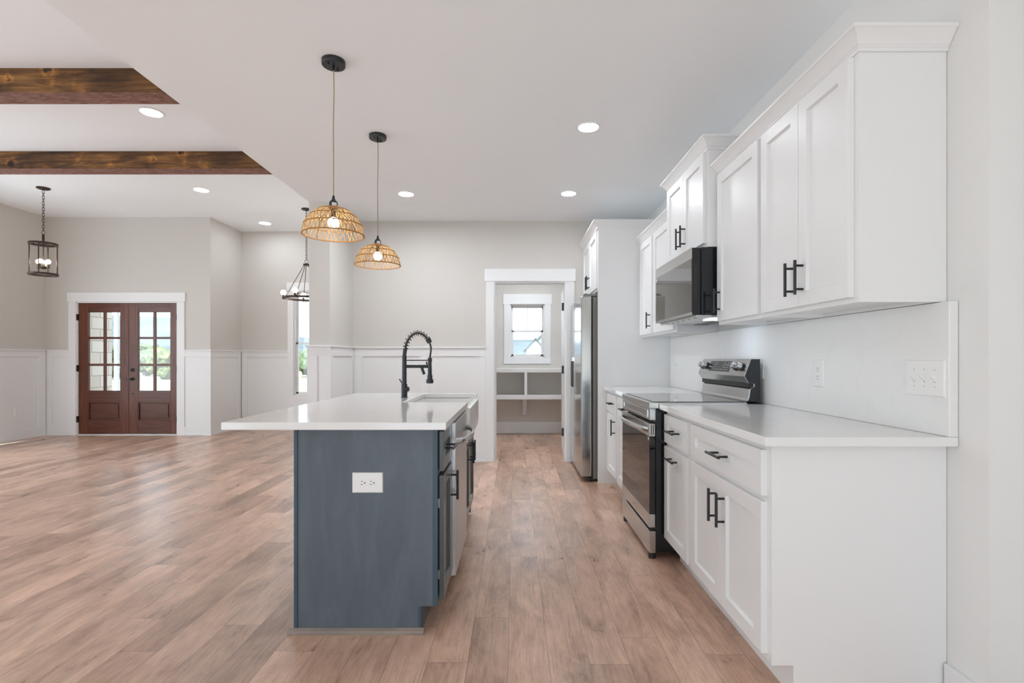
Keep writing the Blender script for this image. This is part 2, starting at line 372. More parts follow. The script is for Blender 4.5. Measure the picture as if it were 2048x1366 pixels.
class MB:
    def __init__(self):
        self.bm = bmesh.new()
    def box(self, x0, x1, y0, y1, z0, z1):
        v = [self.bm.verts.new((x, y, z)) for x in (x0, x1) for y in (y0, y1) for z in (z0, z1)]
        for f in ((0, 1, 3, 2), (4, 6, 7, 5), (0, 4, 5, 1), (2, 3, 7, 6), (0, 2, 6, 4), (1, 5, 7, 3)):
            self.bm.faces.new([v[i] for i in f])
        return self
    def prism(self, pts, axis, a0, a1):
        """Extrude a closed 2-D outline along an axis: 'y' -> pts are (x, z); 'z' -> (x, y); 'x' -> (y, z)."""
        def mk(p, a):
            return {'y': (p[0], a, p[1]), 'z': (p[0], p[1], a), 'x': (a, p[0], p[1])}[axis]
        A = [self.bm.verts.new(mk(p, a0)) for p in pts]
        B = [self.bm.verts.new(mk(p, a1)) for p in pts]
        n = len(pts)
        self.bm.faces.new(A[::-1]); self.bm.faces.new(B)
        for i in range(n):
            self.bm.faces.new((A[i], A[(i + 1) % n], B[(i + 1) % n], B[i]))
        return self
    def tube(self, pts, r, n=10, closed=False, caps=True, radii=None, flat=None):
        pts = [Vector(p) for p in pts]
        rings = []
        k = len(pts)
        up = None
        for i, p in enumerate(pts):
            if closed:
                t = pts[(i + 1) % k] - pts[(i - 1) % k]
            else:
                t = pts[min(i + 1, k - 1)] - pts[max(i - 1, 0)]
            t.normalize()
            if up is None:
                up = Vector((0, 0, 1)) if abs(t.z) < 0.9 else Vector((1, 0, 0))
                if flat is not None: up = Vector(flat)
            u = (up - t * up.dot(t)).normalized()
            up = u
            w = t.cross(u)
            rr = radii[i] if radii else r
            ru, rw = (rr if not isinstance(rr, tuple) else rr[0]), (rr if not isinstance(rr, tuple) else rr[1])
            rings.append([self.bm.verts.new(p + u * math.cos(2 * PI * j / n) * ru + w * math.sin(2 * PI * j / n) * rw) for j in range(n)])
        m = k if closed else k - 1
        for i in range(m):
            a, b = rings[i], rings[(i + 1) % k]
            for j in range(n):
                self.bm.faces.new((a[j], a[(j + 1) % n], b[(j + 1) % n], b[j]))
        if caps and not closed:
            self.bm.faces.new(rings[0][::-1]); self.bm.faces.new(rings[-1])
        return self
    def cyl(self, p0, p1, r, n=20, r1=None):
        return self.tube([p0, p1], r, n, radii=[r, r if r1 is None else r1])
    def lathe(self, prof, c, n=32, closed=False):
        """prof: (radius, z) pairs turned round the vertical through c = (x, y)."""
        rings = []
        for r, z in prof:
            if r < 1e-6:
                rings.append([self.bm.verts.new((c[0], c[1], z))])
            else:
                rings.append([self.bm.verts.new((c[0] + r * math.cos(2 * PI * j / n), c[1] + r * math.sin(2 * PI * j / n), z)) for j in range(n)])
        pairs = list(zip(rings, rings[1:])) + ([(rings[-1], rings[0])] if closed else [])
        for a, b in pairs:
            for j in range(n):
                q = [a[j % len(a)], a[(j + 1) % len(a)], b[(j + 1) % len(b)], b[j % len(b)]]
                u = []
                for v in q:
                    if v not in u: u.append(v)
                if len(u) > 2:
                    try: self.bm.faces.new(u)
                    except ValueError: pass
        return self
    def ball(self, c, r, n=16, sz=1.0):
        k = n // 2
        return self.lathe([(r * math.sin(PI * i / k), c[2] - r * sz * math.cos(PI * i / k)) for i in range(k + 1)], (c[0], c[1]), n)
    def shaker(self, d, xf, y0, y1, z0, z1, th=0.02, fw=0.057, rec=0.012, slope=0.005):
        """Framed flat-panel front facing d (-1 or +1 along X) with its face at xf."""
        bm = self.bm
        def ring(x, m):
            return [bm.verts.new((x, a, b)) for a, b in ((y0 + m, z0 + m), (y1 - m, z0 + m), (y1 - m, z1 - m), (y0 + m, z1 - m))]
        back = ring(xf - d * th, 0)
        e = 0.0015
        side = ring(xf - d * e, 0)
        out = ring(xf, e)
        inn = ring(xf, fw)
        low = ring(xf - d * rec, fw + slope)
        loops = [back, side, out, inn, low]
        bm.faces.new(back)
        for a, b in zip(loops, loops[1:]):
            for j in range(4):
                bm.faces.new((a[j], a[(j + 1) % 4], b[(j + 1) % 4], b[j]))
        bm.faces.new(low)
        return self
    def pull(self, d, xf, y, z, upright=True, length=0.14, off=0.033, r=0.006):
        """Bar pull on two posts, standing off a front that faces d along X."""
        xb = xf + d * off
        h = length / 2
        if upright:
            self.cyl((xb, y, z - h), (xb, y, z + h), r, 12)
            ps = [(y, z - 0.048), (y, z + 0.048)]
        else:
            self.cyl((xb, y - h, z), (xb, y + h, z), r, 12)
            ps = [(y - 0.048, z), (y + 0.048, z)]
        for a, b in ps:
            self.cyl((xf - d * 0.0122, a, b), (xb, a, b), 0.005, 10)
        return self
    def sweep(self, path, prof, right=1):
        """Moulding: profile of (offset, z) carried along a plan path with mitred corners, offset to the right of travel."""
        P = [Vector((a, b)) for a, b in path]
        offs = []
        for i in range(len(P)):
            ds = []
            if i > 0: ds.append((P[i] - P[i - 1]).normalized())
            if i < len(P) - 1: ds.append((P[i + 1] - P[i]).normalized())
            ns = [Vector((q.y, -q.x)) * right for q in ds]
            if len(ns) == 1: o = ns[0]
            else:
                o = (ns[0] + ns[1]); o = o / (1 + ns[0].dot(ns[1]))
            offs.append(o)
        rings = [[self.bm.verts.new((p.x + o.x * f, p.y + o.y * f, z)) for f, z in prof] for p, o in zip(P, offs)]
        n = len(prof)
        for a, b in zip(rings, rings[1:]):
            for j in range(n):
                self.bm.faces.new((a[j], a[(j + 1) % n], b[(j + 1) % n], b[j]))
        self.bm.faces.new(rings[0][::-1]); self.bm.faces.new(rings[-1])
        return self
    def build(self, name, material, parent=None, bevel=0.0, smooth=False, seg=2):
        bm = self.bm
        bmesh.ops.recalc_face_normals(bm, faces=bm.faces)
        if parent is None:
            xs = [v.co for v in bm.verts]
            lo = [min(v[i] for v in xs) for i in range(3)]; hi = [max(v[i] for v in xs) for i in range(3)]
            org = Vector(((lo[0] + hi[0]) / 2, (lo[1] + hi[1]) / 2, lo[2]))
        else:
            org = ORG[parent.name]
        bmesh.ops.translate(bm, verts=bm.verts, vec=-org)
        me = bpy.data.meshes.new(name); bm.to_mesh(me); bm.free()
        me.materials.append(material)
        o = bpy.data.objects.new(name, me); C.objects.link(o)
        ORG[o.name] = org
        if parent is None: o.location = org
        else: o.parent = parent
        if smooth:
            for f in me.polygons: f.use_smooth = True
            if smooth != 'all':
                me.set_sharp_from_angle(angle=math.radians(38))
        if bevel:
            b = o.modifiers.new('edge', 'BEVEL'); b.width = bevel; b.segments = seg; b.limit_method = 'ANGLE'; b.angle_limit = math.radians(35)
            b.harden_normals = False
        return o

def box(*a): return MB().box(*a)

def tag(o, label, cat, group=None, kind=None):
    o['label'] = label; o['category'] = cat
    if group: o['group'] = group
    if kind: o['kind'] = kind
    return o

def thing(name, label, cat, loc, group=None, kind=None):
    o = bpy.data.objects.new(name, None); C.objects.link(o)
    o.location = loc; o.empty_display_size = 0.1
    ORG[o.name] = Vector(loc)
    return tag(o, label, cat, group, kind)

def struct(name, mb, m, label, cat, bevel=0.0):
    return tag(mb.build(name, m, None, bevel), label, cat, None, 'structure')

def wall_box(x0, x1, y0, y1, z0, z1, axis, holes):
    """A straight wall along 'x' or 'y' with rectangular openings (a0, a1, z0, z1)."""
    mb = MB()
    lo, hi = (x0, x1) if axis == 'x' else (y0, y1)
    def add(a, b, c, d):
        if b - a < 1e-5 or d - c < 1e-5: return
        if axis == 'x': mb.box(a, b, y0, y1, c, d)
        else: mb.box(x0, x1, a, b, c, d)
    cur = lo
    for a0, a1, c0, c1 in sorted(holes):
        add(cur, a0, z0, z1); add(a0, a1, z0, c0); add(a0, a1, c1, z1); cur = a1
    add(cur, hi, z0, z1)
    return mb

# ------------------------------------------------------------------ the shell
ZK, ZL = 2.7545, 3.353          # kitchen and great-room ceilings
XR = 1.5                        # kitchen right wall
YB = 5.868                      # kitchen back wall
REAR = -3.0
struct('floor', box(-7.35, 2.2, REAR, 8.9, -0.12, 0), M['floor'], 'wood plank floor running through kitchen and great room', 'floor')
struct('ceiling', box(-2.068, 1.75, REAR, 8.3, ZK, 3.5), M['ceiling'], 'lower flat white ceiling over the kitchen', 'ceiling')
struct('ceiling', box(-7.35, -2.066, REAR, 8.9, ZL, 3.5), M['ceiling'], 'higher white ceiling over the great room with timber beams', 'ceiling')
struct('wall_right', box(XR, 1.75, 1.62, 8.3, 0, ZK), M['kitchen_wall'], 'white wall behind the range and the white cabinets', 'wall')
struct('wall_front', box(1.612, 1.75, REAR, 1.619, 0, ZK), M['kitchen_wall'], 'white wall stepping back at the right edge of the picture', 'wall')
DOOR = (-0.2325, 0.590, 0, 2.0625)
struct('wall_back', wall_box(-1.855, XR, YB, YB + 0.12, 0, ZK, 'x', [DOOR]), M['wall'], 'greige kitchen end wall with the pantry doorway', 'wall')
struct('wall_column', box(-2.065, -1.855, 5.146, 8.9, 0, ZL), M['wall'], 'short greige wall end standing between kitchen and dining room', 'wall')
WIN1 = (-3.774, -2.966, 0.556, 2.335)
struct('wall_dining', wall_box(-4.80, -2.065, 8.76, 8.90, 0, ZL, 'x', [WIN1]), M['wall'], 'greige dining room wall with a tall window', 'wall')
struct('wall_jog', box(-4.80, -4.68, 8.02, 8.76, 0, ZL), M['wall'], 'narrow greige wall between entry doors and dining room', 'wall')
ENTRY = (-6.735, -5.185, 0, 2.045)
struct('wall_entry', wall_box(-7.2, -4.68, 7.877, 8.02, 0, ZL, 'x', [ENTRY]), M['wall'], 'greige wall around the wooden double entry doors', 'wall')
LW = [(-1.8, 0.2, 0.3, 2.5), (1.2, 3.2, 0.3, 2.5), (4.2, 6.2, 0.3, 2.5)]  # unseen windows, added to bring daylight in from the left
struct('wall_left', wall_box(-7.35, -7.2, REAR, 8.02, 0, ZL, 'y', LW), M['wall'], 'greige wall at the far left of the great room', 'wall')
for i, (a0, a1, c0, c1) in enumerate(LW):
    struct('window_%d' % (3 + i), MB().box(-7.30, -7.25, a0, a1, c0, c0 + .06).box(-7.30, -7.25, a0, a1, c1 - .06, c1)
           .box(-7.30, -7.25, a0, a0 + .06, c0, c1).box(-7.30, -7.25, a1 - .06, a1, c0, c1).box(-7.29, -7.26, a0, a1, 1.37, 1.43),
           M['vinyl'], 'unseen white side window added %s on the left wall' % ('behind the camera', 'beside the camera', 'short of the entry')[i], 'window')
    daylight('side_window_fill', (-7.24, (a0 + a1) / 2, (c0 + c1) / 2), (0, -PI / 2, 0), c1 - c0, a1 - a0, DAY_LEFT)
struct('wall_rear', wall_box(-7.35, 1.75, REAR - .12, REAR, 0, 3.5, 'x', [(-5.6, -3.8, 0, 2.1), (-1.9, 1.45, 0, 1.8)]), M['wall'], 'unseen greige wall behind the camera with openings shaped for daylight', 'wall')  # unseen wall added to cut the sky light; opening heights tuned for that
# pantry behind the kitchen wall
WIN2 = (-0.068, 0.476, 1.1975, 2.04)
struct('wall_pantry', wall_box(-1.855, XR, 8.127, 8.27, 0, ZK, 'x', [WIN2]), M['wall'], 'greige pantry wall with a small window above shelves', 'wall')

# ------------------------------------------------------------------ trim: casings, wainscot, baseboards
def casing(n, axis, pos, a0, a1, z1, w, head, label, z0=0.0, ears=0.015, sill=None, side=-1, t=0.018):
    """Flat craftsman casing round an opening in a wall whose face is at pos; it stands out by t towards side."""
    f0, f1 = (pos + side * t, pos) if side < 0 else (pos, pos + side * t)
    g0, g1 = (pos + side * (t + .006), pos) if side < 0 else (pos, pos + side * (t + .006))
    mb = MB()
    def add(a, b, c, d, h=False):
        p, q = (g0, g1) if h else (f0, f1)
        if axis == 'x': mb.box(a, b, p, q, c, d)
        else: mb.box(p, q, a, b, c, d)
    add(a0 - w, a0, z0, z1); add(a1, a1 + w, z0, z1)
    add(a0 - w - ears, a1 + w + ears, z1, z1 + head, True)
    if sill: add(a0 - w, a1 + w, z0 - sill, z0)
    return struct('trim_%d' % n, mb, M['trim'], label, 'door casing' if sill is None else 'window casing', 0.0015)

casing(1, 'x', YB, DOOR[0], DOOR[1], 2.0625, 0.0945, 0.142, 'white casing round the pantry doorway')
struct('trim_2', MB().box(DOOR[0], DOOR[0] + .014, YB - .005, YB + .125, 0, 2.0625).box(DOOR[1] - .014, DOOR[1], YB - .005, YB + .125, 0, 2.0625)
       .box(DOOR[0] + .014, DOOR[1] - .014, YB - .005, YB + .125, 2.046, 2.0625)
       .box(DOOR[0] + .014, DOOR[0] + .024, YB + .05, YB + .075, 0, 2.046).box(DOOR[0] + .024, DOOR[1] - .014, YB + .05, YB + .075, 2.036, 2.046),
       M['trim'], 'white jamb lining the pantry doorway', 'door jamb', 0.001)
casing(3, 'x', 7.877, ENTRY[0], ENTRY[1], 2.055, 0.115, 0.138, 'white casing round the wooden double entry doors')
struct('trim_4', MB().box(ENTRY[0], ENTRY[0] + .012, 7.875, 8.02, 0, 2.045).box(ENTRY[1] - .012, ENTRY[1], 7.875, 8.02, 0, 2.045)
       .box(ENTRY[0], ENTRY[1], 7.875, 8.02, 2.035, 2.055).box(ENTRY[0], ENTRY[1], 7.875, 8.02, 0, 0.012), M['trim'], 'white jamb of the double entry doors', 'door jamb')
casing(5, 'x', 8.76, WIN1[0], WIN1[1], WIN1[3], 0.101, 0.14, 'white casing round the tall dining window', z0=WIN1[2], sill=0.085)
casing(6, 'x', 8.127, WIN2[0], WIN2[1], WIN2[3], 0.10, 0.16, 'white casing round the small pantry window', z0=WIN2[2], sill=0.10)

RAIL0, RAIL1, BASE = 1.206, 1.298, 0.128
def wainscot(n, axis, pos, side, a0, a1, stiles, label, base_name, base_label, o0=0.0, o1=0.0):
    t, t2 = 0.016, 0.004
    mb = MB(); mbb = MB()
    def add(q, a, b, c, d, th):
        p0, p1 = (pos, pos + side * th) if side > 0 else (pos + side * th, pos)
        if axis == 'x': q.box(a, b, p0, p1, c, d)
        else: q.box(p0, p1, a, b, c, d)
    add(mb, a0, a1, BASE, RAIL0, t2)
    add(mb, a0, a1, RAIL0, RAIL1, t)
    add(mb, a0 - o0, a1 + o1, RAIL1, 1.315, 0.032)
    for s0, s1 in stiles: add(mb, s0, s1, BASE, RAIL0, t)
    add(mbb, a0, a1, 0, BASE, t + .001)
    add(mbb, a0 - o0 * .8, a1 + o1 * .8, 0, 0.018, t + .013)
    struct('trim_%d' % n, mb, M['trim'], label, 'wainscot', 0.0012)
    struct(base_name, mbb, M['trim'], base_label, 'baseboard', 0.001)
wainscot(7, 'x', YB, -1, -1.855, -0.3275, [(-1.855, -1.734), (-1.083, -0.981), (-0.40, -0.3275)], 'white panelled wainscot on the kitchen end wall', 'baseboard_back', 'white baseboard of the kitchen end wall')
wainscot(8, 'y', -1.855, 1, 5.146, 5.836, [(5.146, 5.22), (5.79, 5.836)], 'white wainscot on the kitchen side of the wall end', 'baseboard_column', 'white baseboard on the kitchen side of the wall end')
wainscot(9, 'x', 5.146, -1, -2.08, -1.839, [(-2.08, -1.978), (-1.955, -1.839)], 'white wainscot across the narrow wall end facing the island', 'baseboard_column_end', 'white baseboard across the narrow wall end', o0=.016, o1=.016)
wainscot(10, 'x', 7.877, -1, -7.2, -6.85, [(-7.2, -7.105)], 'white wainscot left of the entry doors', 'baseboard_entry_left', 'white baseboard left of the entry doors')
wainscot(11, 'x', 7.877, -1, -5.07, -4.664, [(-4.80, -4.664)], 'white wainscot right of the entry doors', 'baseboard_entry_right', 'white baseboard right of the entry doors', o1=.016)
wainscot(12, 'y', -4.68, 1, 7.877, 8.728, [(7.877, 7.99), (8.655, 8.728)], 'white wainscot on the narrow wall beside the dining room', 'baseboard_jog', 'white baseboard of the narrow wall beside the dining room')
wainscot(13, 'x', 8.76, -1, -4.664, -3.875, [(-4.664, -4.565)], 'white wainscot left of the dining window', 'baseboard_dining', 'white baseboard left of the dining window')
struct('trim_14', MB().box(-3.875, -2.865, 8.756, 8.76, BASE, .47).box(-3.875, -3.775, 8.744, 8.76, BASE, .47).box(-3.775, -2.865, 8.744, 8.76, .36, .47).box(-3.875, -2.865, 8.743, 8.76, 0, BASE), M['trim'], 'white panel under the tall dining window', 'wainscot')
wainscot(15, 'y', -7.2, 1, 6.3, 7.845, [(6.3, 6.40), (6.98, 7.08), (7.73, 7.845)], 'white wainscot on the far left wall', 'baseboard_left', 'white baseboard of the far left wall')
struct('baseboard_right', box(XR - .018, XR, 1.62, 1.768, 0, .128), M['trim'], 'white baseboard at the end of the right wall', 'baseboard', 0.002)
struct('baseboard_pantry', MB().box(-1.855, XR, 8.11, 8.127, 0, .175).box(-1.855, XR, 8.098, 8.11, 0, .018), M['trim'], 'white baseboard of the pantry', 'baseboard', 0.001)

# ------------------------------------------------------------------ windows
def window(n, y, x0, x1, z0, z1, zm, label, muntin=False, m_rail=0.03):
    t = thing('window_%d' % n, label, 'window', ((x0 + x1) / 2, y, z0), kind='structure')
    f = 0.018
    MB().box(x0, x0 + f, y, y + .13, z0, z1).box(x1 - f, x1, y, y + .13, z0, z1).box(x0, x1, y, y + .13, z0, z0 + f).box(x0, x1, y, y + .13, z1 - f, z1).build('window_frame', M['vinyl'], t, 0.001)
    for nm, a, b, yy, w in (('upper_sash', zm - m_rail / 2, z1 - f, y + .085, 0.022), ('lower_sash', z0 + f, zm + m_rail / 2, y + .05, 0.034)):
        s = MB().box(x0 + f, x0 + f + w, yy, yy + .03, a, b).box(x1 - f - w, x1 - f, yy, yy + .03, a, b).box(x0 + f, x1 - f, yy, yy + .03, a, a + m_rail).box(x0 + f, x1 - f, yy, yy + .03, b - m_rail, b).build(nm, M['vinyl'], t, 0.001)
        MB().box(x0 + f + w, x1 - f - w, yy + .012, yy + .016, a + m_rail, b - m_rail).build('pane', M['glass'], s)
        if muntin and nm == 'upper_sash':
            xm = (x0 + x1) / 2
            MB().box(xm - .004, xm + .004, yy + .006, yy + .011, a + m_rail, b - m_rail).build('grid_bar', M['grid_bar'], s)
    return t
window(1, 8.765, *WIN1[:2], *WIN1[2:], 1.44, 'tall white double hung window in the dining room')
window(2, 8.135, *WIN2[:2], *WIN2[2:], 1.615, 'small white double hung window over the pantry shelves', True)

# ------------------------------------------------------------------ entry doors
U = 0.2269 / 130
def uz(u): return EYE - ((580 + u * 0.2269) - 717) / 130
def ux(u): return ((130 + u * 0.2269) - 1029) / 130
def entry_leaf(n, u0, u1, g0, g1, m0, m1, hinge_side, label, hw):
    Y0, Y1 = 7.895, 7.94
    t = thing('door_%d' % n, label, 'door', (ux((u0 + u1) / 2), 7.917, 0.016), kind='structure')
    x0, x1 = ux(u0), ux(u1)
    gx0, gx1 = ux(g0 - 4), ux(g1 + 4)
    MB().box(x0, gx0, Y0, Y1, uz(1270), uz(115)).box(gx1, x1, Y0, Y1, uz(1270), uz(115)).build('stiles', M['mahogany_v'], t, 0.002)
    r = MB()
    for a, b in ((195, 115), (990, 888), (1270, 1150)): r.box(gx0, gx1, Y0 + .0005, Y1 - .0005, uz(a), uz(b))
    r.build('rails', M['mahogany_h'], t, 0.002)
    mu = MB()
    mu.box(ux(m0), ux(m1), Y0 + .006, Y1 - .006, uz(888), uz(195))
    for a, b in ((432, 412), (670, 650)): mu.box(gx0, gx1, Y0 + .008, Y1 - .008, uz(a), uz(b))
    mu.build('muntins', M['mahogany_v'], t, 0.002)
    for za, zb in ((412, 195), (650, 432), (888, 670)):
        for xa, xb in ((gx0, ux(m0)), (ux(m1), gx1)):
            MB().box(xa, xb, Y0 + .02, Y0 + .024, uz(za), uz(zb)).build('glass_pane', M['glass'], t)
    # raised bottom panel
    pz0, pz1 = uz(1150), uz(990)
    p = MB().box(gx0, gx1, Y0 + .020, Y1 - .010, pz0, pz1)
    p.box(gx0 + .035, gx1 - .035, Y0 + .010, Y0 + .02, pz0 + .035, pz1 - .03)
    p.build('raised_panel', M['mahogany_h'], t, 0.006, seg=2)
    mo = MB()
    for a in (0, 1):
        xx = (gx0, gx0 + .014) if a == 0 else (gx1 - .014, gx1)
        mo.box(xx[0], xx[1], Y0 + .002, Y0 + .02, pz0, pz1)
    mo.box(gx0 + .014, gx1 - .014, Y0 + .002, Y0 + .02, pz1 - .014, pz1).box(gx0 + .014, gx1 - .014, Y0 + .002, Y0 + .02, pz0, pz0 + .014)
    mo.build('panel_molding', M['mahogany_h'], t, 0.004)
    hx = x0 - .008 if hinge_side < 0 else x1 + .008
    for u in (240, 690, 1140):
        MB().box(hx - .012, hx + .012, 7.868, 7.893, uz(u + 28), uz(u - 28)).build('hinge', M['black'], t, 0.001)
    if hw:
        c = ux(587)
        MB().cyl((c, Y0, uz(785)), (c, Y0 - .012, uz(785)), 0.028, 20).cyl((c, Y0 - .01, uz(785)), (c, Y0 - .05, uz(785)), 0.011, 12)\
            .box(c - .075, c + .012, Y0 - .062, Y0 - .045, uz(785) - .011, uz(785) + .011).build('lever_handle', M['black'], t, 0.003)
        MB().cyl((c, Y0, uz(705)), (c, Y0 - .014, uz(705)), 0.031, 24).box(c - .006, c + .006, Y0 - .03, Y0 - .013, uz(705) - .018, uz(705) + .018).build('deadbolt', M['black'], t, 0.002)
        MB().cyl((c, Y0, uz(915)), (c, Y0 - .006, uz(915)), 0.014, 16).build('bolt_cover', M['black'], t)
    return t
entry_leaf(1, 112, 552, 197, 473, 327, 345, -1, 'left mahogany entry door leaf, plain without handle', False)
entry_leaf(2, 554, 983, 638, 916, 767, 787, 1, 'right mahogany entry door leaf with black lever and deadbolt', True)

# pantry door, swung open into the pantry
t = thing('door_3', 'white pantry door swung fully open, seen along its edge', 'door', (0.585, 6.0, 0.01), kind='structure')
MB().box(0, 0.035, 0, .75, 0.01, 2.03)
mb = MB()
pts = [(0.578, 6.0), (0.618, 6.75), (0.652, 6.748), (0.612, 5.998)]
mb.prism(pts, 'z', 0.012, 2.03)
mb.build('leaf', M['trim'], t, 0.001)
for z in (1.785, 1.05, 0.32):
    MB().box(0.552, 0.578, 5.975, 5.999, z - .046, z + .046).build('hinge', M['black'], t, 0.004)

# ------------------------------------------------------------------ ceiling beams
for y0, y1, lb in ((3.83, 4.008, 'nearer knotty stained timber beam under the high ceiling'), (5.366, 5.54, 'farther knotty stained timber beam under the high ceiling')):
    t = thing('ceiling_beam', lb, 'beam', (-4.63, (y0 + y1) / 2, 3.17), 'stained ceiling beams', 'thing')
    box(-7.2, -2.068, y0, y0 + .02, 3.1705, ZL).build('side_board', M['beam'], t, 0.002)
    box(-7.2, -2.068, y1 - .02, y1, 3.1705, ZL).build('side_board', M['beam'], t, 0.002)
    o = box(-7.2, -2.068, y0 + .0005, y1 - .0005, 3.170, 3.19).build('bottom_board', M['beam_bottom'], t, 0.002)
    o['label'] = 'pinkish rough sawn underside, floor light painted in'

# ------------------------------------------------------------------ white kitchen run on the right wall
XW = 1.4985
XF, XD = 0.892, 0.870
def base_cabinet(y0, y1, label, drawers, doors, end=False):
    t = thing('base_cabinet', label, 'cabinet', ((XF + XW) / 2, (y0 + y1) / 2, 0), 'white base cabinets')
    mb = MB()
    mb.prism([(XF, .115), (.967, .115), (.967, 0.0), (XW, 0.0), (XW, .8815), (XF, .8815)], 'y', y0, y1)
    mb.build('body', M['cabinet'], t, 0.0012)
    for a, b, c, d, up, hy, hz in drawers + doors:
        o = MB().shaker(-1, XD, a, b, c, d, th=XF - XD).build('drawer' if (a, b, c, d, up, hy, hz) in drawers else 'door', M['cabinet'], t)
        MB().pull(-1, XD, hy, hz, up).build('handle', M['black'], o, smooth=True)
    return t
DZ, DR = (.14, .6745), (.696, .857)
base_cabinet(1.775, 2.558, 'wide white base cabinet nearest, one drawer over two doors',
             [(1.807, 2.53, *DR, False, 2.17, .772)],
             [(1.807, 2.166, *DZ, True, 2.125, .55), (2.169, 2.53, *DZ, True, 2.21, .55)])
base_cabinet(2.5585, 2.995, 'narrow white base cabinet just this side of the range',
             [(2.588, 2.978, *DR, False, 2.79, .775)],
             [(2.588, 2.978, *DZ, False, 2.79, .622)])
base_cabinet(3.767, 4.37, 'white base cabinet just beyond the range',
             [(3.79, 4.345, *DR, False, 4.06, .775)],
             [(3.79, 4.345, *DZ, True, 3.83, .58)])
base_cabinet(4.3705, 4.838, 'white base cabinet tucked against the tall refrigerator panel',
             [(4.395, 4.815, *DR, False, 4.60, .775)],
             [(4.395, 4.815, *DZ, True, 4.44, .58)])

# counters and backsplash
tag(box(.847, XW, 1.727, 2.992, .882, .914).build('countertop', M['quartz'], None, 0.003), 'white quartz countertop over the two nearest white base cabinets', 'countertop')
tag(box(.847, XW, 3.768, 4.838, .882, .914).build('countertop', M['quartz'], None, 0.003), 'white quartz countertop between range and tall refrigerator panel', 'countertop')
tag(box(1.468, XW, 1.729, 4.838, .9145, 1.374).build('backsplash', M['quartz'], None, 0.0015), 'white quartz slab backsplash between counter and wall cabinets', 'backsplash')

def upper_cabinet(name, y0, y1, z0, z1, xf, label, doors, group='white wall cabinets', pull_z=None):
    t = thing(name, label, 'cabinet', ((xf + XW) / 2, (y0 + y1) / 2, z0), group)
    b = MB()
    b.box(xf, XW, y0, y1, z0 + .016, z1)
    b.box(xf, xf + .02, y0, y1, z0, z0 + .0165)
    b.box(xf + .02, XW, y0, y0 + .016, z0, z0 + .0165)
    b.box(xf + .02, XW, y1 - .016, y1, z0, z0 + .0165)
    b.box(XW - .03, XW, y0 + .016, y1 - .016, z0, z0 + .0165)
    b.build('body', M['cabinet'], t, 0.001)
    xd = xf - .022
    for a, c, zz0, zz1, hy in doors:
        o = MB().shaker(-1, xd, a, c, zz0, zz1, th=.0215).build('door', M['cabinet'], t)
        MB().pull(-1, xd, hy, pull_z if pull_z else zz0 + .115, True).build('handle', M['black'], o, smooth=True)
    return t
XU = 1.195
upper_cabinet('wall_cabinet', 1.775, 2.455, 1.376, 2.29, XU, 'nearest white wall cabinet with two tall doors', [(1.80, 2.118, 1.395, 2.238, 2.082), (2.121, 2.44, 1.395, 2.238, 2.158)])
upper_cabinet('wall_cabinet', 2.4555, 2.993, 1.376, 2.29, XU, 'single door white wall cabinet on near side of the microwave', [(2.475, 2.967, 1.395, 2.238, 2.925)])
upper_cabinet('wall_cabinet', 2.9945, 3.762, 1.835, 2.45, 1.133, 'short raised white cabinet right above the microwave', [(3.02, 3.376, 1.86, 2.395, 3.335), (3.379, 3.735, 1.86, 2.395, 3.42)])
upper_cabinet('wall_cabinet', 3.7635, 4.36, 1.376, 2.29, XU, 'single door white wall cabinet just beyond the microwave', [(3.79, 4.335, 1.395, 2.238, 3.83)])
upper_cabinet('wall_cabinet', 4.3605, 4.838, 1.376, 2.29, XU, 'farthest narrow white wall cabinet beside the tall panel', [(4.385, 4.80, 1.395, 2.238, 4.43)])
upper_cabinet('wall_cabinet', 4.866, 5.83, 1.83, 2.45, 0.80, 'deep white cabinet above the refrigerator', [(4.89, 5.345, 1.85, 2.40, 5.305), (5.349, 5.805, 1.85, 2.40, 5.39)])
tag(box(.79, XW, 4.84, 4.8645, 0, 2.45).build('end_panel', M['cabinet'], None, 0.001), 'tall white panel on the near side of the refrigerator', 'panel', 'refrigerator side panels')
tag(box(.80, XW, 5.831, 5.866, 0, 2.45).build('end_panel', M['cabinet'], None, 0.001), 'tall white filler panel between refrigerator and end wall', 'panel', 'refrigerator side panels')

def crown(path, ztop, label, h=0.071, right=1):
    z = ztop - h
    prof = [(0.0005, z), (.007, z), (.009, z + .010), (.013, z + .014), (.013, z + .018), (.016, z + .020), (.020, z + .027), (.027, z + .037), (.035, z + .047),
            (.043, z + .055), (.046, z + .058), (.050, z + .060), (.050, ztop), (0.0005, ztop)]
    mb = MB().sweep(path, prof, right)
    return tag(mb.build('crown_molding', M['cabinet'], None), label, 'molding', 'white crown moldings')
crown([(XW, 1.775), (XU, 1.775), (XU, 2.993)], 2.313, 'long white crown molding on the nearest wall cabinets', right=-1)
crown([(XW, 2.9945), (1.133, 2.9945), (1.133, 3.762), (XW, 3.762)], 2.4715, 'white crown molding on the cabinet above the microwave', right=-1)
crown([(XU, 3.7635), (XU, 4.838)], 2.313, 'white crown molding on the wall cabinets beyond the microwave', right=-1)
crown([(XW, 4.84), (.79, 4.84), (.79, 5.866)], 2.4826, 'white crown molding above the refrigerator', right=-1)

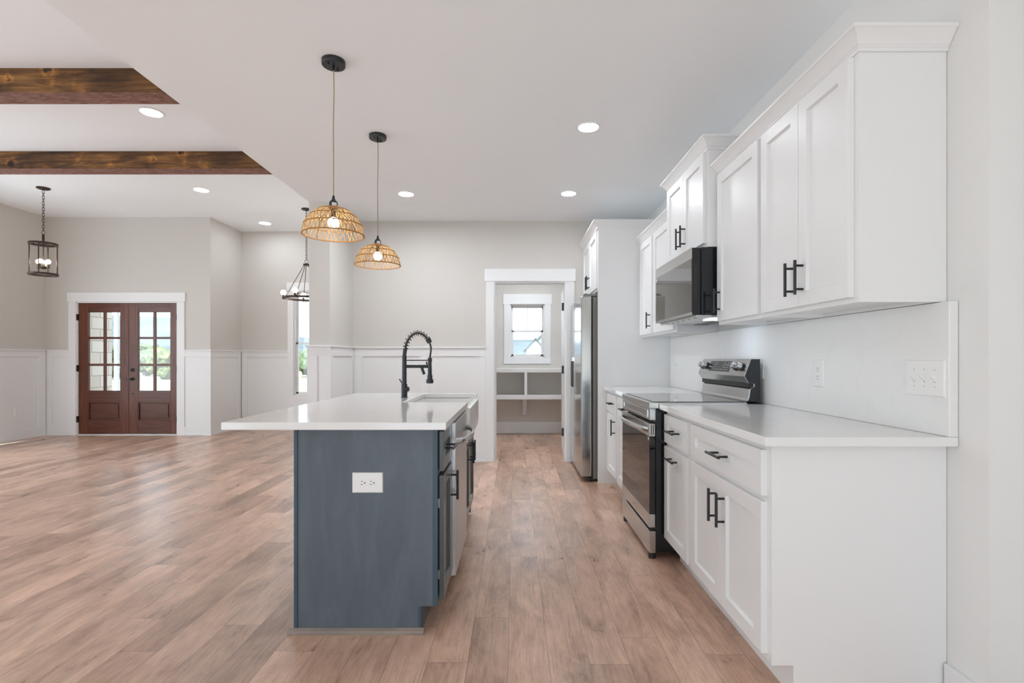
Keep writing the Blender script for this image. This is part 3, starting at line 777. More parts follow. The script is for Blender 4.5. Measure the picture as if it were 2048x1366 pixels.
# ------------------------------------------------------------------ range
RY0, RY1, RX = 3.002, 3.76, 0.79
t = thing('kitchen_range', 'stainless and black electric range with rear control panel', 'range', (1.1, 3.381, 0))
MB().box(.829, 1.43, RY0 + .004, RY1 - .004, .045, .884).build('body', M['black_gloss'], t, 0.004)
for yy in (RY0 + .035, RY1 - .035):
    for xx in (.815, 1.36): MB().cyl((xx, yy, 0), (xx, yy, .046), .021, 16).build('foot', M['black_plastic'], t, smooth=True)
ct = MB().box(RX, 1.365, RY0, RY1, .886, .9225).build('cooktop_frame', M['steel'], t, 0.003)
MB().box(RX + .03, 1.355, RY0 + .012, RY1 - .012, .9225, .9262).build('glass_top', M['cooktop_glass'], ct, 0.001)
# front vent panel under the cooktop
vp = MB().box(RX + .004, .829, RY0 + .003, RY1 - .003, .817, .8855).build('front_panel', M['steel'], t, 0.002)
MB().box(RX + .0005, RX + .0045, RY0 + .05, RY1 - .05, .828, .834).box(RX + .0005, RX + .0045, RY0 + .05, RY1 - .05, .868, .873)\
    .box(RX + .0005, RX + .0045, RY0 + .05, RY0 + .056, .834, .868).box(RX + .0005, RX + .0045, RY1 - .056, RY1 - .05, .834, .868).build('panel_rim', M['chrome'], vp, 0.001)
for k in range(2):
    MB().box(RX + .010 + .014 * k, RX + .015 + .014 * k, RY0 + .0015, RY0 + .0045, .825, .878).build('end_slot', M['chrome'], vp)
# oven door
dr = MB().box(RX, .826, RY0 + .002, RY1 - .002, .722, .798).build('oven_door', M['steel'], t, 0.003)
MB().box(RX, .826, RY0 + .002, RY1 - .002, .187, .2656).build('lower_strip', M['steel'], dr, 0.003)
MB().box(RX + .002, .826, RY0 + .003, RY1 - .003, .2657, .7219).build('door_glass', M['black_glass'], dr, 0.001)
for k in range(2):
    MB().box(RX + .010 + .012 * k, RX + .015 + .012 * k, RY0 + .0008, RY0 + .004, .732, .788).build('end_slot', M['slot'], dr)
for k in range(5):
    ya = RY0 + .12 + k * .115
    MB().box(RX + .012, RX + .026, ya, ya + .06, .7972, .7985).build('top_slot', M['slot'], dr)
pts, rad = [], []
for i in range(25):
    u = i / 24
    b = math.sin(PI * u) ** .55
    pts.append((RX + .004 - .055 * b, RY0 + .03 + u * (RY1 - RY0 - .06), .757 + .006 * b)); rad.append((.015, .007))
MB().tube(pts, .01, 12, radii=rad, flat=(0, 0, 1)).build('oven_handle', M['steel'], dr, smooth=True)
MB().box(RX - .0006, RX + .001, 3.36, 3.405, .222, .230).build('badge', M['grey_body'], dr)
MB().box(RX - .0006, RX + .002, RY0 + .015, RY0 + .03, .700, .716).build('sticker', M['sticker'], dr)
MB().box(RX + .002, .829, RY0 + .003, RY1 - .003, .037, .166).build('storage_drawer', M['steel'], t, 0.003)
# backguard
guard = [(1.3867, 1.1765), (1.3478, 1.0746), (1.3732, 1.0357), (1.405, 1.030), (1.405, 1.014), (1.3867, 1.004), (1.381, .992), (1.374, .945), (1.366, .931), (1.352, .9265), (1.44, .9265), (1.44, 1.1765)]
bg = MB().prism(guard, 'y', RY0 + .005, RY1 - .005).build('backguard', M['steel'], t, 0.0015)
for ya, yb in ((RY0 + .0005, RY0 + .0048), (RY1 - .0048, RY1 - .0005)):
    MB().prism([(a + (.005 if a < 1.43 else 0), b) for a, b in guard], 'y', ya, yb).build('end_cap', M['black_gloss'], bg)
MB().box(1.376, 1.404, RY0 + .006, RY1 - .006, 1.008, 1.0345).build('vent_slot', M['black_plastic'], bg)
fn = Vector((1.0746 - 1.1765, 0, 1.3867 - 1.3478)).normalized()   # outward from the sloping face
fu = Vector((1.3867 - 1.3478, 0, 1.1765 - 1.0746)).normalized()
f0 = Vector((1.3478, 0, 1.0746))
def guard_pt(h, y, o): return f0 + fu * h + Vector((0, y, 0)) + fn * o
def guard_quad(mb, h0, h1, y0, y1, o0, o1):
    vs = [guard_pt(h, y, o) for o in (o0, o1) for h in (h0, h1) for y in (y0, y1)]
    v = [mb.bm.verts.new(p) for p in vs]
    for f in ((0, 1, 3, 2), (4, 6, 7, 5), (0, 4, 5, 1), (2, 3, 7, 6), (0, 2, 6, 4), (1, 5, 7, 3)): mb.bm.faces.new([v[i] for i in f])
    return mb
dp = guard_quad(MB(), .022, .094, 3.245, 3.585, 0, .0012).build('display', M['black_glass'], bg)
mk = MB()
for h in (.034, .05, .066, .08):
    y = 3.275
    while y < 3.56:
        w = random.choice((.012, .02, .03))
        if not (3.37 < y < 3.46 and h > .045): guard_quad(mk, h, h + .004, y, y + w, .0012, .0015)
        y += w + random.choice((.014, .03))
mk.build('printed_marks', M['grey_print'], dp)
for y in (3.075, 3.155, 3.635, 3.705):
    k = MB().cyl(guard_pt(.058, y, 0), guard_pt(.058, y, .010), .024, 24).build('knob', M['black_plastic'], bg, smooth=True)
    MB().cyl(guard_pt(.058, y, .010), guard_pt(.058, y, .036), .0205, 24, .019).build('knob_cap', M['chrome'], k, 0.002, smooth=True)

# ------------------------------------------------------------------ microwave
MY0, MY1, MX = 2.999, 3.757, 1.037
t = thing('microwave', 'black over the range microwave under the raised white cabinet', 'microwave', (1.25, 3.378, 1.432))
MB().box(1.094, 1.40, MY0, MY1, 1.438, 1.8335).build('body', M['black_gloss'], t, 0.003)
door = MB().box(MX + .002, 1.090, MY0, MY1, 1.436, 1.830).build('door', M['black_gloss'], t, 0.003)
MB().box(MX, MX + .003, MY0 + .001, MY1 - .001, 1.766, 1.830).box(MX, MX + .003, MY0 + .001, MY1 - .001, 1.4365, 1.452).build('steel_trim', M['steel'], door)
MB().box(MX - .0005, MX + .003, MY0 + .001, MY1 - .001, 1.4522, 1.7658).build('door_glass', M['mirror_glass'], door)
MB().box(1.050, 1.070, MY0 - .0006, MY0 + .003, 1.52, 1.745).build('side_grip', M['slot'], door)
MB().box(MX - .001, MX, MY1 - .03, MY1 - .012, 1.735, 1.758).build('sticker', M['sticker'], door)
bt = MB().box(MX + .03, 1.40, MY0 + .01, MY1 - .01, 1.424, 1.4375).build('underside', M['steel'], t, 0.002)
for k in range(6):
    MB().box(1.085, 1.10, MY0 + .08 + k * .11, MY0 + .11 + k * .11, 1.4232, 1.4242).build('bottom_vent', M['slot'], bt)
MB().box(1.20, 1.285, MY0 + .10, MY0 + .26, 1.4215, 1.4241).build('work_lamp', M['led_blue'], bt)
MB().box(1.30, 1.39, MY0 + .05, MY1 - .05, 1.4205, 1.4242).build('grease_filter', M['grey_body'], bt)

# ------------------------------------------------------------------ refrigerator
t = thing('refrigerator', 'tall stainless side by side refrigerator between white panels', 'refrigerator', (1.05, 5.34, 0))
FX = .634
MB().box(.752, 1.46, 4.89, 5.795, .03, 1.765).build('body', M['grey_body'], t, 0.004)
MB().box(.738, .752, 4.895, 5.79, .05, 1.76).build('gasket', M['black_plastic'], t)
d1 = MB().box(FX, .738, 4.888, 5.428, .047, 1.778).build('door', M['steel_v'], t, 0.012, seg=3)
d2 = MB().box(FX, .738, 5.436, 5.797, .047, 1.778).build('door', M['steel_v'], t, 0.012, seg=3)
d2['label'] = 'narrow freezer door with dark ice dispenser'
MB().box(FX - .004, FX + .02, 5.52, 5.735, .87, 1.19).build('dispenser', M['black_plastic'], d2, 0.004)
MB().box(FX - .012, FX + .01, 5.515, 5.74, 1.15, 1.195).build('dispenser_hood', M['chrome'], d2, 0.004)
for dd, ya in ((d1, 5.425), (d2, 5.437)):
    MB().box(FX + .004, FX + .04, ya, ya + .003, .35, 1.5).build('handle_recess', M['black_plastic'], dd)
for ya in (4.905, 5.70):
    MB().box(.665, .80, ya, ya + .075, 1.7785, 1.797).cyl((.69, ya + .04, 1.797), (.69, ya + .04, 1.806), .02, 16).build('hinge_cover', M['grey_body'], t, 0.003)
for ya in (4.93, 5.75):
    MB().cyl((.72, ya, 0), (.72, ya, .032), .024, 16).box(.70, .80, ya - .02, ya + .02, .015, .04).build('foot', M['black_plastic'], t)

# ------------------------------------------------------------------ island
IXL, IXR = -.947, -.332
IY0, IY1 = 2.20, 3.889
t = thing('island_cabinet', 'blue grey island cabinet with outlet on its plain end', 'cabinet', (-.63, 2.36, 0))
MB().prism([(-.931, 0), (-.401, 0), (-.401, .115), (IXR, .115), (IXR, .8815), (-.931, .8815)], 'y', IY0, 2.52).build('body', M['island'], t, 0.001)
MB().box(-.352, IXR + .0006, IY0 - .0006, IY0 + .02, .1155, .881).build('corner_stile', M['island_edge'], t)
MB().box(-.413, -.4004, IY0 - .0006, IY0 + .02, .014, .115).build('toe_stile', M['island_edge'], t)
IXD = -.308
o = MB().shaker(1, IXD, 2.228, 2.508, .69, .861, th=.019, fw=.05).build('drawer', M['island_front'], t)
MB().pull(1, IXD, 2.37, .775, False).build('handle', M['black'], o, smooth=True)
o = MB().shaker(1, IXD, 2.228, 2.508, .1325, .67, th=.019, fw=.05).build('door', M['island_front'], t)
MB().pull(1, IXD, 2.475, .57, True).build('handle', M['black'], o, smooth=True)
for z in (.24, .55): MB().box(IXR, IXD - .019, 2.225, 2.24, z - .02, z + .02).build('hinge', M['chrome'], t)
tag(box(IXL, -.9315, IY0 - .004, IY1, .012, .8815).build('island_back_panel', M['island_edge'], None, 0.001), 'blue grey panel along the seating side of the island', 'panel')

t = thing('sink_base_cabinet', 'blue grey island cabinet below the white apron sink', 'cabinet', (-.63, 3.50, 0))
MB().prism([(-.931, 0), (-.401, 0), (-.401, .115), (IXR, .115), (IXR, .655), (-.931, .655)], 'y', 3.13, IY1 - .013).build('body', M['island'], t, 0.001)
for a, b, hy in ((3.15, 3.503, 3.455), (3.507, 3.86, 3.555)):
    o = MB().shaker(1, IXD, a, b, .1325, .635, th=.019, fw=.05).build('door', M['island_front'], t)
    MB().pull(1, IXD, hy, .545, True).build('handle', M['black'], o, smooth=True)

tag(box(-.931, IXR, IY1 - .0125, IY1, .012, .8815).build('island_end_panel', M['island'], None), 'blue grey panel closing the far end of the island', 'panel')

t = thing('dishwasher', 'stainless dishwasher with bowed bar handle in the island', 'dishwasher', (-.6, 2.82, 0))
MB().box(-.925, -.347, 2.526, 3.104, .05, .866).build('body', M['grey_body'], t)
dw = MB().box(-.345, -.290, 2.524, 3.105, .108, .864).build('door', M['steel_dw'], t, 0.003)
for xx in (-.80, -.46):
    for yy in (2.56, 3.09): MB().cyl((xx, yy, 0), (xx, yy, .052), .018, 12).build('foot', M['black_plastic'], t)
pts, rad = [], []
for i in range(25):
    u = i / 24
    b = math.sin(PI * u) ** .5
    pts.append((-.293 + .062 * b, 2.56 + u * .52, .765)); rad.append((.0145, .0075))
MB().tube(pts, .01, 12, radii=rad, flat=(0, 0, 1)).build('bar_handle', M['steel'], dw, smooth=True)
MB().box(-.2905, -.2895, 2.555, 2.585, .745, .785).build('handle_bracket', M['chrome'], dw)

# island worktop with the sink notch
SX0, SY0, SY1 = -.685, 3.115, 3.872
mb = MB().prism([(-1.222, 2.13), (-.285, 2.13), (-.285, SY0), (SX0, SY0), (SX0, SY1), (-.285, SY1), (-.285, 3.93), (-1.222, 3.93)], 'z', .882, .914)
tag(mb.build('island_countertop', M['quartz'], None, 0.003), 'white quartz island worktop overhanging on the seating side', 'countertop')

t = thing('apron_sink', 'white apron front farmhouse sink set into the island', 'sink', (-.48, 3.493, .656))
z0, z1 = .663, .8795
sk = MB()
sk.box(-.70, -.30, SY0 - .008, SY0 + .014, z0, z1).box(-.70, -.30, SY1 - .014, SY1 + .003, z0, z1)
sk.box(-.70, -.682, SY0 + .014, SY1 - .014, z0, z1)
sk.box(-.682, -.30, SY0 + .014, SY1 - .014, z0, z0 + .02)
sk.build('basin', M['sink'], t, 0.004)
MB().prism([(-.30, z0 + .012), (-.288, z0), (-.277, z0 + .025), (-.272, z0 + .07), (-.272, z1 - .006), (-.278, z1), (-.30, z1)], 'y', SY0 - .003, SY1 - .003).build('apron', M['sink'], t, 0.002)
MB().cyl((-.49, 3.49, z0 + .0205), (-.49, 3.49, z0 + .024), .045, 24).build('drain', M['chrome'], t)

# shoe molding at the island's foot
tag(MB().prism([(IY0 - .0005, 0), (IY0 - .019, 0), (IY0 - .019, .008), (IY0 - .013, .016), (IY0 - .0045, .020), (IY0 - .0045, .024), (IY0 - .0005, .024)], 'x', -.968, -.388).build('shoe_molding', M['shoe'], None),
    'half painted shoe molding along the foot of the island end', 'molding')

# island outlet plate
def receptacle(mb_face, mb_slot, place):
    """Two round-shouldered outlets with slots; place(u, v, o) maps plate coordinates to the scene, u along the pair."""
    for s in (-1, 1):
        cu = s * .0195
        ring = []
        for k in range(24):
            a = 2 * PI * k / 24
            ring.append((cu + max(-.0135, min(.0135, .0175 * math.cos(a))), .0175 * math.sin(a)))
        A = [mb_face.bm.verts.new(place(u, v, .0050)) for u, v in ring]
        B = [mb_face.bm.verts.new(place(u, v, .0066)) for u, v in ring]
        mb_face.bm.faces.new(B)
        for k in range(24): mb_face.bm.faces.new((A[k], A[(k + 1) % 24], B[(k + 1) % 24], B[k]))
        for du, dv, hu, hv in ((-.004, .0065, .004, .0012), (-.004, -.0065, .0045, .0012), (.0085, 0, .0026, .0026)):
            q = [(cu + du - hu, dv - hv), (cu + du + hu, dv - hv), (cu + du + hu, dv + hv), (cu + du - hu, dv + hv)]
            mb_slot.bm.faces.new([mb_slot.bm.verts.new(place(u, v, .0069)) for u, v in q])
def plate_mesh(place, hu, hv, d=.0055):
    mb = MB()
    e = .004
    rings = [[(-hu, -hv, 0), (hu, -hv, 0), (hu, hv, 0), (-hu, hv, 0)], [(-hu, -hv, d * .4), (hu, -hv, d * .4), (hu, hv, d * .4), (-hu, hv, d * .4)],
             [(-hu + e, -hv + e, d), (hu - e, -hv + e, d), (hu - e, hv - e, d), (-hu + e, hv - e, d)]]
    R = [[mb.bm.verts.new(place(*p)) for p in r] for r in rings]
    mb.bm.faces.new(R[0][::-1]); mb.bm.faces.new(R[-1])
    for a, b in zip(R, R[1:]):
        for k in range(4): mb.bm.faces.new((a[k], a[(k + 1) % 4], b[(k + 1) % 4], b[k]))
    return mb
def outlet(place, label, hu=.057, hv=.036, group='electrical outlets', screw=True):
    loc = place(0, 0, 0)
    t = thing('wall_outlet', label, 'outlet', loc, group)
    plate_mesh(place, hu, hv).build('cover_plate', M['plate'], t)
    f, s = MB(), MB()
    receptacle(f, s, place)
    fo = f.build('receptacle', M['plate'], t)
    s.build('slots', M['slot'], fo)
    return t
outlet(lambda u, v, o: (-.6305 + u, IY0 - o, .647 + v), 'white outlet plate mounted sideways on the island end', .0655, .0432, None)
outlet(lambda u, v, o: (1.468 - o, 2.469 + v, 1.109 - u), 'white outlet on the backsplash between range and switches', .066, .043)
outlet(lambda u, v, o: (1.468 - o, 3.05 + v, 1.113 - u), 'white outlet half hidden behind the range control panel', .052, .038)
outlet(lambda u, v, o: (1.468 - o, 4.66 + v, 1.10 - u), 'white outlet on the backsplash beside the tall panel', .066, .043)
outlet(lambda u, v, o: (-7.196 + o, 7.40 - v, .40 - u), 'small white outlet in the wainscot of the far left wall')
outlet(lambda u, v, o: (-4.676 + o, 8.215 - v, .36 - u), 'small white outlet in the wainscot right of the entry')
def swp(u, v, o): return (1.468 - o, 1.828 + u, 1.1105 + v)
t = thing('light_switch', 'white triple toggle switch plate at the near end of the backsplash', 'switch', swp(0, 0, 0))
plate_mesh(swp, .0865, .0645).build('cover_plate', M['plate'], t)
for k in (-1, 0, 1):
    u = k * .046
    mb = MB()
    pts = [swp(u + a * .005, b, .0055) for a in (-1, 1) for b in (-.011, .011)] + [swp(u + a * .004, b + .008, .021) for a in (-1, 1) for b in (-.004, .004)]
    v = [mb.bm.verts.new(p) for p in pts]
    for f in ((0, 1, 3, 2), (4, 6, 7, 5), (0, 4, 5, 1), (2, 3, 7, 6), (0, 2, 6, 4), (1, 5, 7, 3)): mb.bm.faces.new([v[i] for i in f])
    mb.build('toggle', M['plate'], t)
    for dv in (-.03, .03):
        sc = MB()
        sc.bm.faces.new([sc.bm.verts.new(swp(u + a, dv + b, .0058)) for a, b in ((-.002, -.002), (.002, -.002), (.002, .002), (-.002, .002))])
        sc.build('screw', M['grey_print'], t)
    sc = MB()
    sc.bm.faces.new([sc.bm.verts.new(swp(u + a, -.0135 + b, .0058)) for a, b in ((-.004, -.0012), (.004, -.0012), (.004, .0012), (-.004, .0012))])
    sc.build('toggle_slot', M['grey_print'], t)

# ------------------------------------------------------------------ faucet
fx, fy = -.751, 3.49
t = thing('kitchen_faucet', 'matte black spring neck faucet beside the apron sink', 'faucet', (fx, fy, .914))
def F(dx, z, dy=0): return (fx + dx, fy + dy, z)
MB().lathe([(0, .914), (.0225, .914), (.0225, .918), (.0200, .919), (.0200, 1.0055), (.0155, 1.007), (.0150, 1.175), (.0158, 1.176), (.0158, 1.197), (.0125, 1.200), (0, 1.2)], (fx, fy), 28).build('column', M['black'], t, smooth=True)
MB().tube([F(0, 1.197), F(.003, 1.225), F(.007, 1.248)], .0135, 18).build('sleeve', M['black'], t, smooth=True)
arc = []
K = [(.007, 1.245), (.012, 1.272), (.026, 1.305), (.048, 1.334), (.074, 1.350), (.0986, 1.3525), (.125, 1.343), (.148, 1.325), (.165, 1.303)]
def catmull(P, n):
    out = []
    for i in range(len(P) - 1):
        p0, p1, p2, p3 = P[max(i - 1, 0)], P[i], P[i + 1], P[min(i + 2, len(P) - 1)]
        for j in range(n):
            s = j / n
            out.append(tuple(.5 * (2 * p1[a] + (p2[a] - p0[a]) * s + (2 * p0[a] - 5 * p1[a] + 4 * p2[a] - p3[a]) * s * s + (3 * p1[a] - p0[a] - 3 * p2[a] + p3[a]) * s ** 3) for a in range(len(p1))))
    out.append(P[-1])
    return out
arc = catmull(K, 12)
MB().tube([F(a, b) for a, b in arc], .0068, 12).build('hose', M['black_plastic'], t, smooth=True)
# open coil round the hose
co = []
N = len(arc); turns = 12
for i in range(N * 6):
    q = i / (N * 6 - 1) * (N - 1); j = min(int(q), N - 2); s = q - j
    p = Vector((arc[j][0] * (1 - s) + arc[j + 1][0] * s, 0, arc[j][1] * (1 - s) + arc[j + 1][1] * s))
    tg = Vector((arc[j + 1][0] - arc[j][0], 0, arc[j + 1][1] - arc[j][1])).normalized()
    nn = Vector((-tg.z, 0, tg.x)); bb = Vector((0, 1, 0))
    a = 2 * PI * turns * i / (N * 6 - 1)
    w = p + nn * .0178 * math.cos(a) + bb * .0178 * math.sin(a)
    co.append((fx + w.x, fy + w.y, w.z))
MB().tube(co, .0024, 6).build('spring_coil', M['black'], t, smooth=True)
MB().tube([F(.160, 1.318), F(.168, 1.300), F(.173, 1.287)], .0175, 20).build('collar', M['black'], t, smooth=True)
MB().tube([F(a, b) for a, b in catmull([(.172, 1.29), (.180, 1.262), (.181, 1.235), (.1765, 1.200), (.174, 1.18)], 8)], .0062, 12).build('lower_hose', M['black_plastic'], t, smooth=True)
MB().lathe([(0, 1.184), (.0140, 1.184), (.0145, 1.158), (.0118, 1.155), (.0135, 1.10), (.0135, 1.068), (.0175, 1.066), (.0180, 1.040), (.0245, 1.036), (.0245, 1.013), (.020, 1.0105), (0, 1.0105)], (fx + .1738, fy), 28).build('spray_head', M['black'], t, smooth=True)
MB().box(fx + .148, fx + .155, fy - .006, fy + .006, 1.138, 1.160).box(fx + .152, fx + .165, fy - .004, fy + .004, 1.142, 1.15).build('spray_trigger', M['black'], t, 0.001)
MB().cyl(F(.012, 1.1677), F(.162, 1.1677), .0038, 10).build('support_rod', M['black'], t, smooth=True)
MB().cyl(F(.01, 1.1265), F(.162, 1.1265), .0112, 18).build('side_arm', M['black'], t, smooth=True)
MB().tube([F(.118, 1.122), F(.127, 1.095), F(.136, 1.072)], .0098, 16).build('pot_spout', M['black'], t, smooth=True)
MB().cyl(F(-.013, 1.008), F(-.034, 1.040), .0038, 10).build('lever', M['black'], t, smooth=True)
MB().cyl(F(.012, .972, -.008), F(.030, .972, -.014), .0165, 20).build('mixer_knob', M['black'], t, smooth=True)

# ------------------------------------------------------------------ woven pendants
def pendant(x, y, rim, label):
    t = thing('pendant_lamp', label, 'pendant lamp', (x, y, rim), 'woven island pendants')
    ca = MB().lathe([(0, ZK), (.060, ZK), (.0605, ZK - .022), (.058, ZK - .0255), (0, ZK - .0255)], (x, y), 40).build('canopy', M['black'], t, smooth=True)
    MB().cyl((x, y, ZK - .025), (x, y, ZK - .050), .0065, 14).build('cord_grip', M['black'], ca, smooth=True)
    for sx, sy in ((-.016, -.03), (.012, .028)):
        MB().cyl((x + sx, y + sy, ZK - .025), (x + sx, y + sy, ZK - .036), .0045, 10).build('canopy_screw', M['black'], ca, smooth=True)
    H = .146
    top = rim + H
    zs = top + .058
    cp = []
    for i in range(25):
        u = i / 24
        cp.append((x + .0035 * math.sin(u * 9) * (1 - u) * (1 - u), y, ZK - .048 + (zs - ZK + .048) * u))
    MB().tube(cp, .0028, 8).build('cord', M['cord'], t, smooth=True)
    so = MB().lathe([(0, zs + .004), (.006, zs + .004), (.0075, zs - .012), (.010, zs - .014), (.010, zs - .019), (.019, zs - .026), (.0225, zs - .036), (.0225, zs - .060), (.0215, zs - .066), (0, zs - .066)], (x, y), 28).build('lamp_socket', M['black'], t, smooth=True)
    lb = MB()
    seg = [(.0228 * math.cos(a), .0228 * math.sin(a)) for a in [math.radians(-92 + 8 * k) for k in range(9)]]
    for (a, b), (c, d) in zip(seg, seg[1:]):
        lb.bm.faces.new([lb.bm.verts.new(p) for p in ((x + a, y + b, zs - .058), (x + c, y + d, zs - .058), (x + c, y + d, zs - .036), (x + a, y + b, zs - .036))])
    lb.build('label_sticker', M['sticker'], so)
    # dome of raffia: hoops and zigzag strands
    R = .156
    def prof(z): return R * math.sqrt(max(0, 1 - (z / (H * 1.015)) ** 2)) if z > 0 else R
    levels = [0, .052, .097, .128, .144]
    fr, hp = MB(), MB()
    for i, z in enumerate(levels):
        r = prof(z) + .001
        hp.tube([(x + r * math.cos(2 * PI * k / 48), y + r * math.sin(2 * PI * k / 48), rim + z) for k in range(48)], .0036 if i == 0 else .0031, 6, closed=True)
    rnd = random.Random(int(x * 1000 + y * 100))
    for i in range(len(levels) - 1):
        za, zb = levels[i], levels[i + 1]
        n = [38, 42, 32, 22][i]
        for k in range(n):
            for s in (0, 1):
                a0 = 2 * PI * (k + .5 * s) / n + rnd.uniform(-.012, .012)
                a1 = 2 * PI * (k + .5) / n + rnd.uniform(-.012, .012)
                if s: a0, a1 = 2 * PI * (k + 1) / n + rnd.uniform(-.012, .012), 2 * PI * (k + .5) / n + rnd.uniform(-.012, .012)
                w = rnd.uniform(.0015, .0029)
                P = []
                for u in (0, .5, 1):
                    z = za + (zb - za) * u; a = a0 + (a1 - a0) * u
                    r = prof(z) + rnd.uniform(-.0015, .0015)
                    P.append((x + r * math.cos(a), y + r * math.sin(a), rim + z))
                nrm = Vector((math.cos(a0), math.sin(a0), 0))
                fr.tube(P, w, 5, radii=[(.0010, w)] * 3, flat=nrm)
    sh = fr.build('shade', M['raffia'], t)
    hp.build('hoops', M['hoop'], sh)
    wi = MB()
    for k in range(3):
        a = 2 * PI * k / 3 + .4
        wi.tube([(x + prof(z) * .985 * math.cos(a), y + prof(z) * .985 * math.sin(a), rim + z) for z in (0, .03, .06, .09, .12, .143)], .0013, 6)
    wi.build('wire_frame', M['black'], t)
    MB().lathe([(0, zs - .066), (.0135, zs - .066), (.0135, zs - .112), (0, zs - .112)], (x, y), 20).build('lamp_holder', M['black'], so, smooth=True)
    MB().ball((x, y, zs - .139), .0295, 20).build('bulb', M['bulb'], t, smooth='all')
    return t
pendant(-.958, 2.71, 1.833, 'nearer woven raffia dome pendant over the island')
pendant(-.9655, 3.615, 1.838, 'farther woven raffia dome pendant over the island')

# ------------------------------------------------------------------ recessed lights
def recessed(x, y, zc, r, label, led='led'):
    t = thing('recessed_light', label, 'ceiling light', (x, y, zc), 'recessed ceiling lights')
    MB().lathe([(r, zc), (r, zc - .004), (r * .93, zc - .009), (r * .90, zc - .009), (r * .88, zc - .003), (r * .88, zc)], (x, y), 40, closed=True).build('trim_ring', M['plate'], t, smooth=True)
    MB().lathe([(0, zc - .0052), (r * .885, zc - .0052), (r * .885, zc - .001), (0, zc - .001)], (x, y), 40).build('diffuser', M[led], t)
recessed(.502, 3.475, ZK, .075, 'nearest lit recessed light in the kitchen ceiling')
recessed(.514, 4.871, ZK, .075, 'lit recessed light farther back, in front of the refrigerator', 'led_mid')
recessed(-1.035, 4.886, ZK, .075, 'lit recessed light beyond the farther woven pendant', 'led_back')
recessed(.45, 1.95, ZK, .075, 'lit recessed light over the nearest cabinets, above the picture', 'led_near')
recessed(-3.2, 4.513, ZL, .094, 'large lit recessed light between the two timber beams', 'led_great')
recessed(-4.026, 6.585, ZL, .094, 'lit recessed light beyond the farther timber beam', 'led')
recessed(-4.0, 8.21, ZL, .094, 'lit recessed light at the dining room edge of the high ceiling', 'led')
recessed(.2, 7.0, ZK, .13, 'large lit disc light of the pantry', 'led_pantry')

# ------------------------------------------------------------------ chain, lantern and chandelier
def chain(mb, x, y, z0, z1, ln=.046, w=.0125, r=.0030):
    n = max(2, round((z1 - z0) / (ln * .78)))
    st = (z1 - z0) / n
    for k in range(n):
        zc = z1 - st * (k + .5)
        P = []
        for j in range(14):
            a = 2 * PI * j / 14
            u, v = w * math.cos(a), (ln / 2) * math.sin(a)
            c, d = (.92, -.38) if k % 2 else (.38, .92)
            P.append((x + u * c, y + u * d, zc + v))
        mb.tube(P, r, 6, closed=True)
    return mb
LX, LY = -6.0, 6.52
t = thing('lantern_pendant', 'bronze cylinder lantern on chain near the entry doors', 'lantern', (LX, LY, 2.244))
MB().lathe([(0, ZL), (.07, ZL), (.072, ZL - .010), (.06, ZL - .018), (.018, ZL - .022), (.008, ZL - .034), (0, ZL - .034)], (LX, LY), 32).build('canopy', M['bronze'], t, smooth=True)
chain(MB(), LX, LY, 2.805, ZL - .032).build('chain', M['bronze'], t)
MB().tube([(LX + .024 * math.cos(2 * PI * k / 24), LY, 2.785 + .024 * math.sin(2 * PI * k / 24)) for k in range(24)], .0026, 8, closed=True).build('hanging_loop', M['bronze'], t, smooth=True)
MB().lathe([(0, 2.762), (.010, 2.762), (.014, 2.755), (.014, 2.70), (.011, 2.665), (.011, 2.62), (0, 2.62)], (LX, LY), 20).build('stem', M['bronze'], t, smooth=True)
LR = .146
def ringband(z0, z1, r0, r1): return MB().lathe([(r0, z0), (r1, z0), (r1, z1), (r0, z1)], (LX, LY), 48, closed=True)
ringband(2.624, 2.650, LR - .024, LR).build('top_ring', M['bronze'], t, smooth=True)
ringband(2.238, 2.264, LR - .014, LR + .004).build('bottom_ring', M['bronze'], t, smooth=True)
MB().box(LX - LR + .01, LX + LR - .01, LY - .008, LY + .008, 2.630, 2.642).box(LX - .008, LX + .008, LY - LR + .01, LY + LR - .01, 2.630, 2.642).build('cross_bar', M['bronze'], t)
for k in range(4):
    a = 2 * PI * k / 4 + .42
    px, py = LX + (LR - .007) * math.cos(a), LY + (LR - .007) * math.sin(a)
    MB().cyl((px, py, 2.262), (px, py, 2.628), .0065, 10).build('post', M['bronze'], t, smooth=True)
MB().cyl((LX, LY, 2.325), (LX, LY, 2.632), .005, 10).lathe([(0, 2.315), (.012, 2.318), (.034, 2.326), (.034, 2.348), (0, 2.352)], (LX, LY), 24).build('centre_rod', M['bronze'], t, smooth=True)
for k in range(4):
    a = 2 * PI * k / 4 + .15
    px, py = LX + .055 * math.cos(a), LY + .055 * math.sin(a)
    sk = MB().cyl((px, py, 2.328), (px, py, 2.385), .0155, 16).box(min(LX, px), max(LX, px) + .001, min(LY, py), max(LY, py) + .001, 2.332, 2.338).build('candle_socket', M['socket_wood'], t, smooth=True)
    MB().ball((px, py, 2.412), .027, 16, 1.05).build('bulb', M['bulb_lantern'], sk, smooth='all')

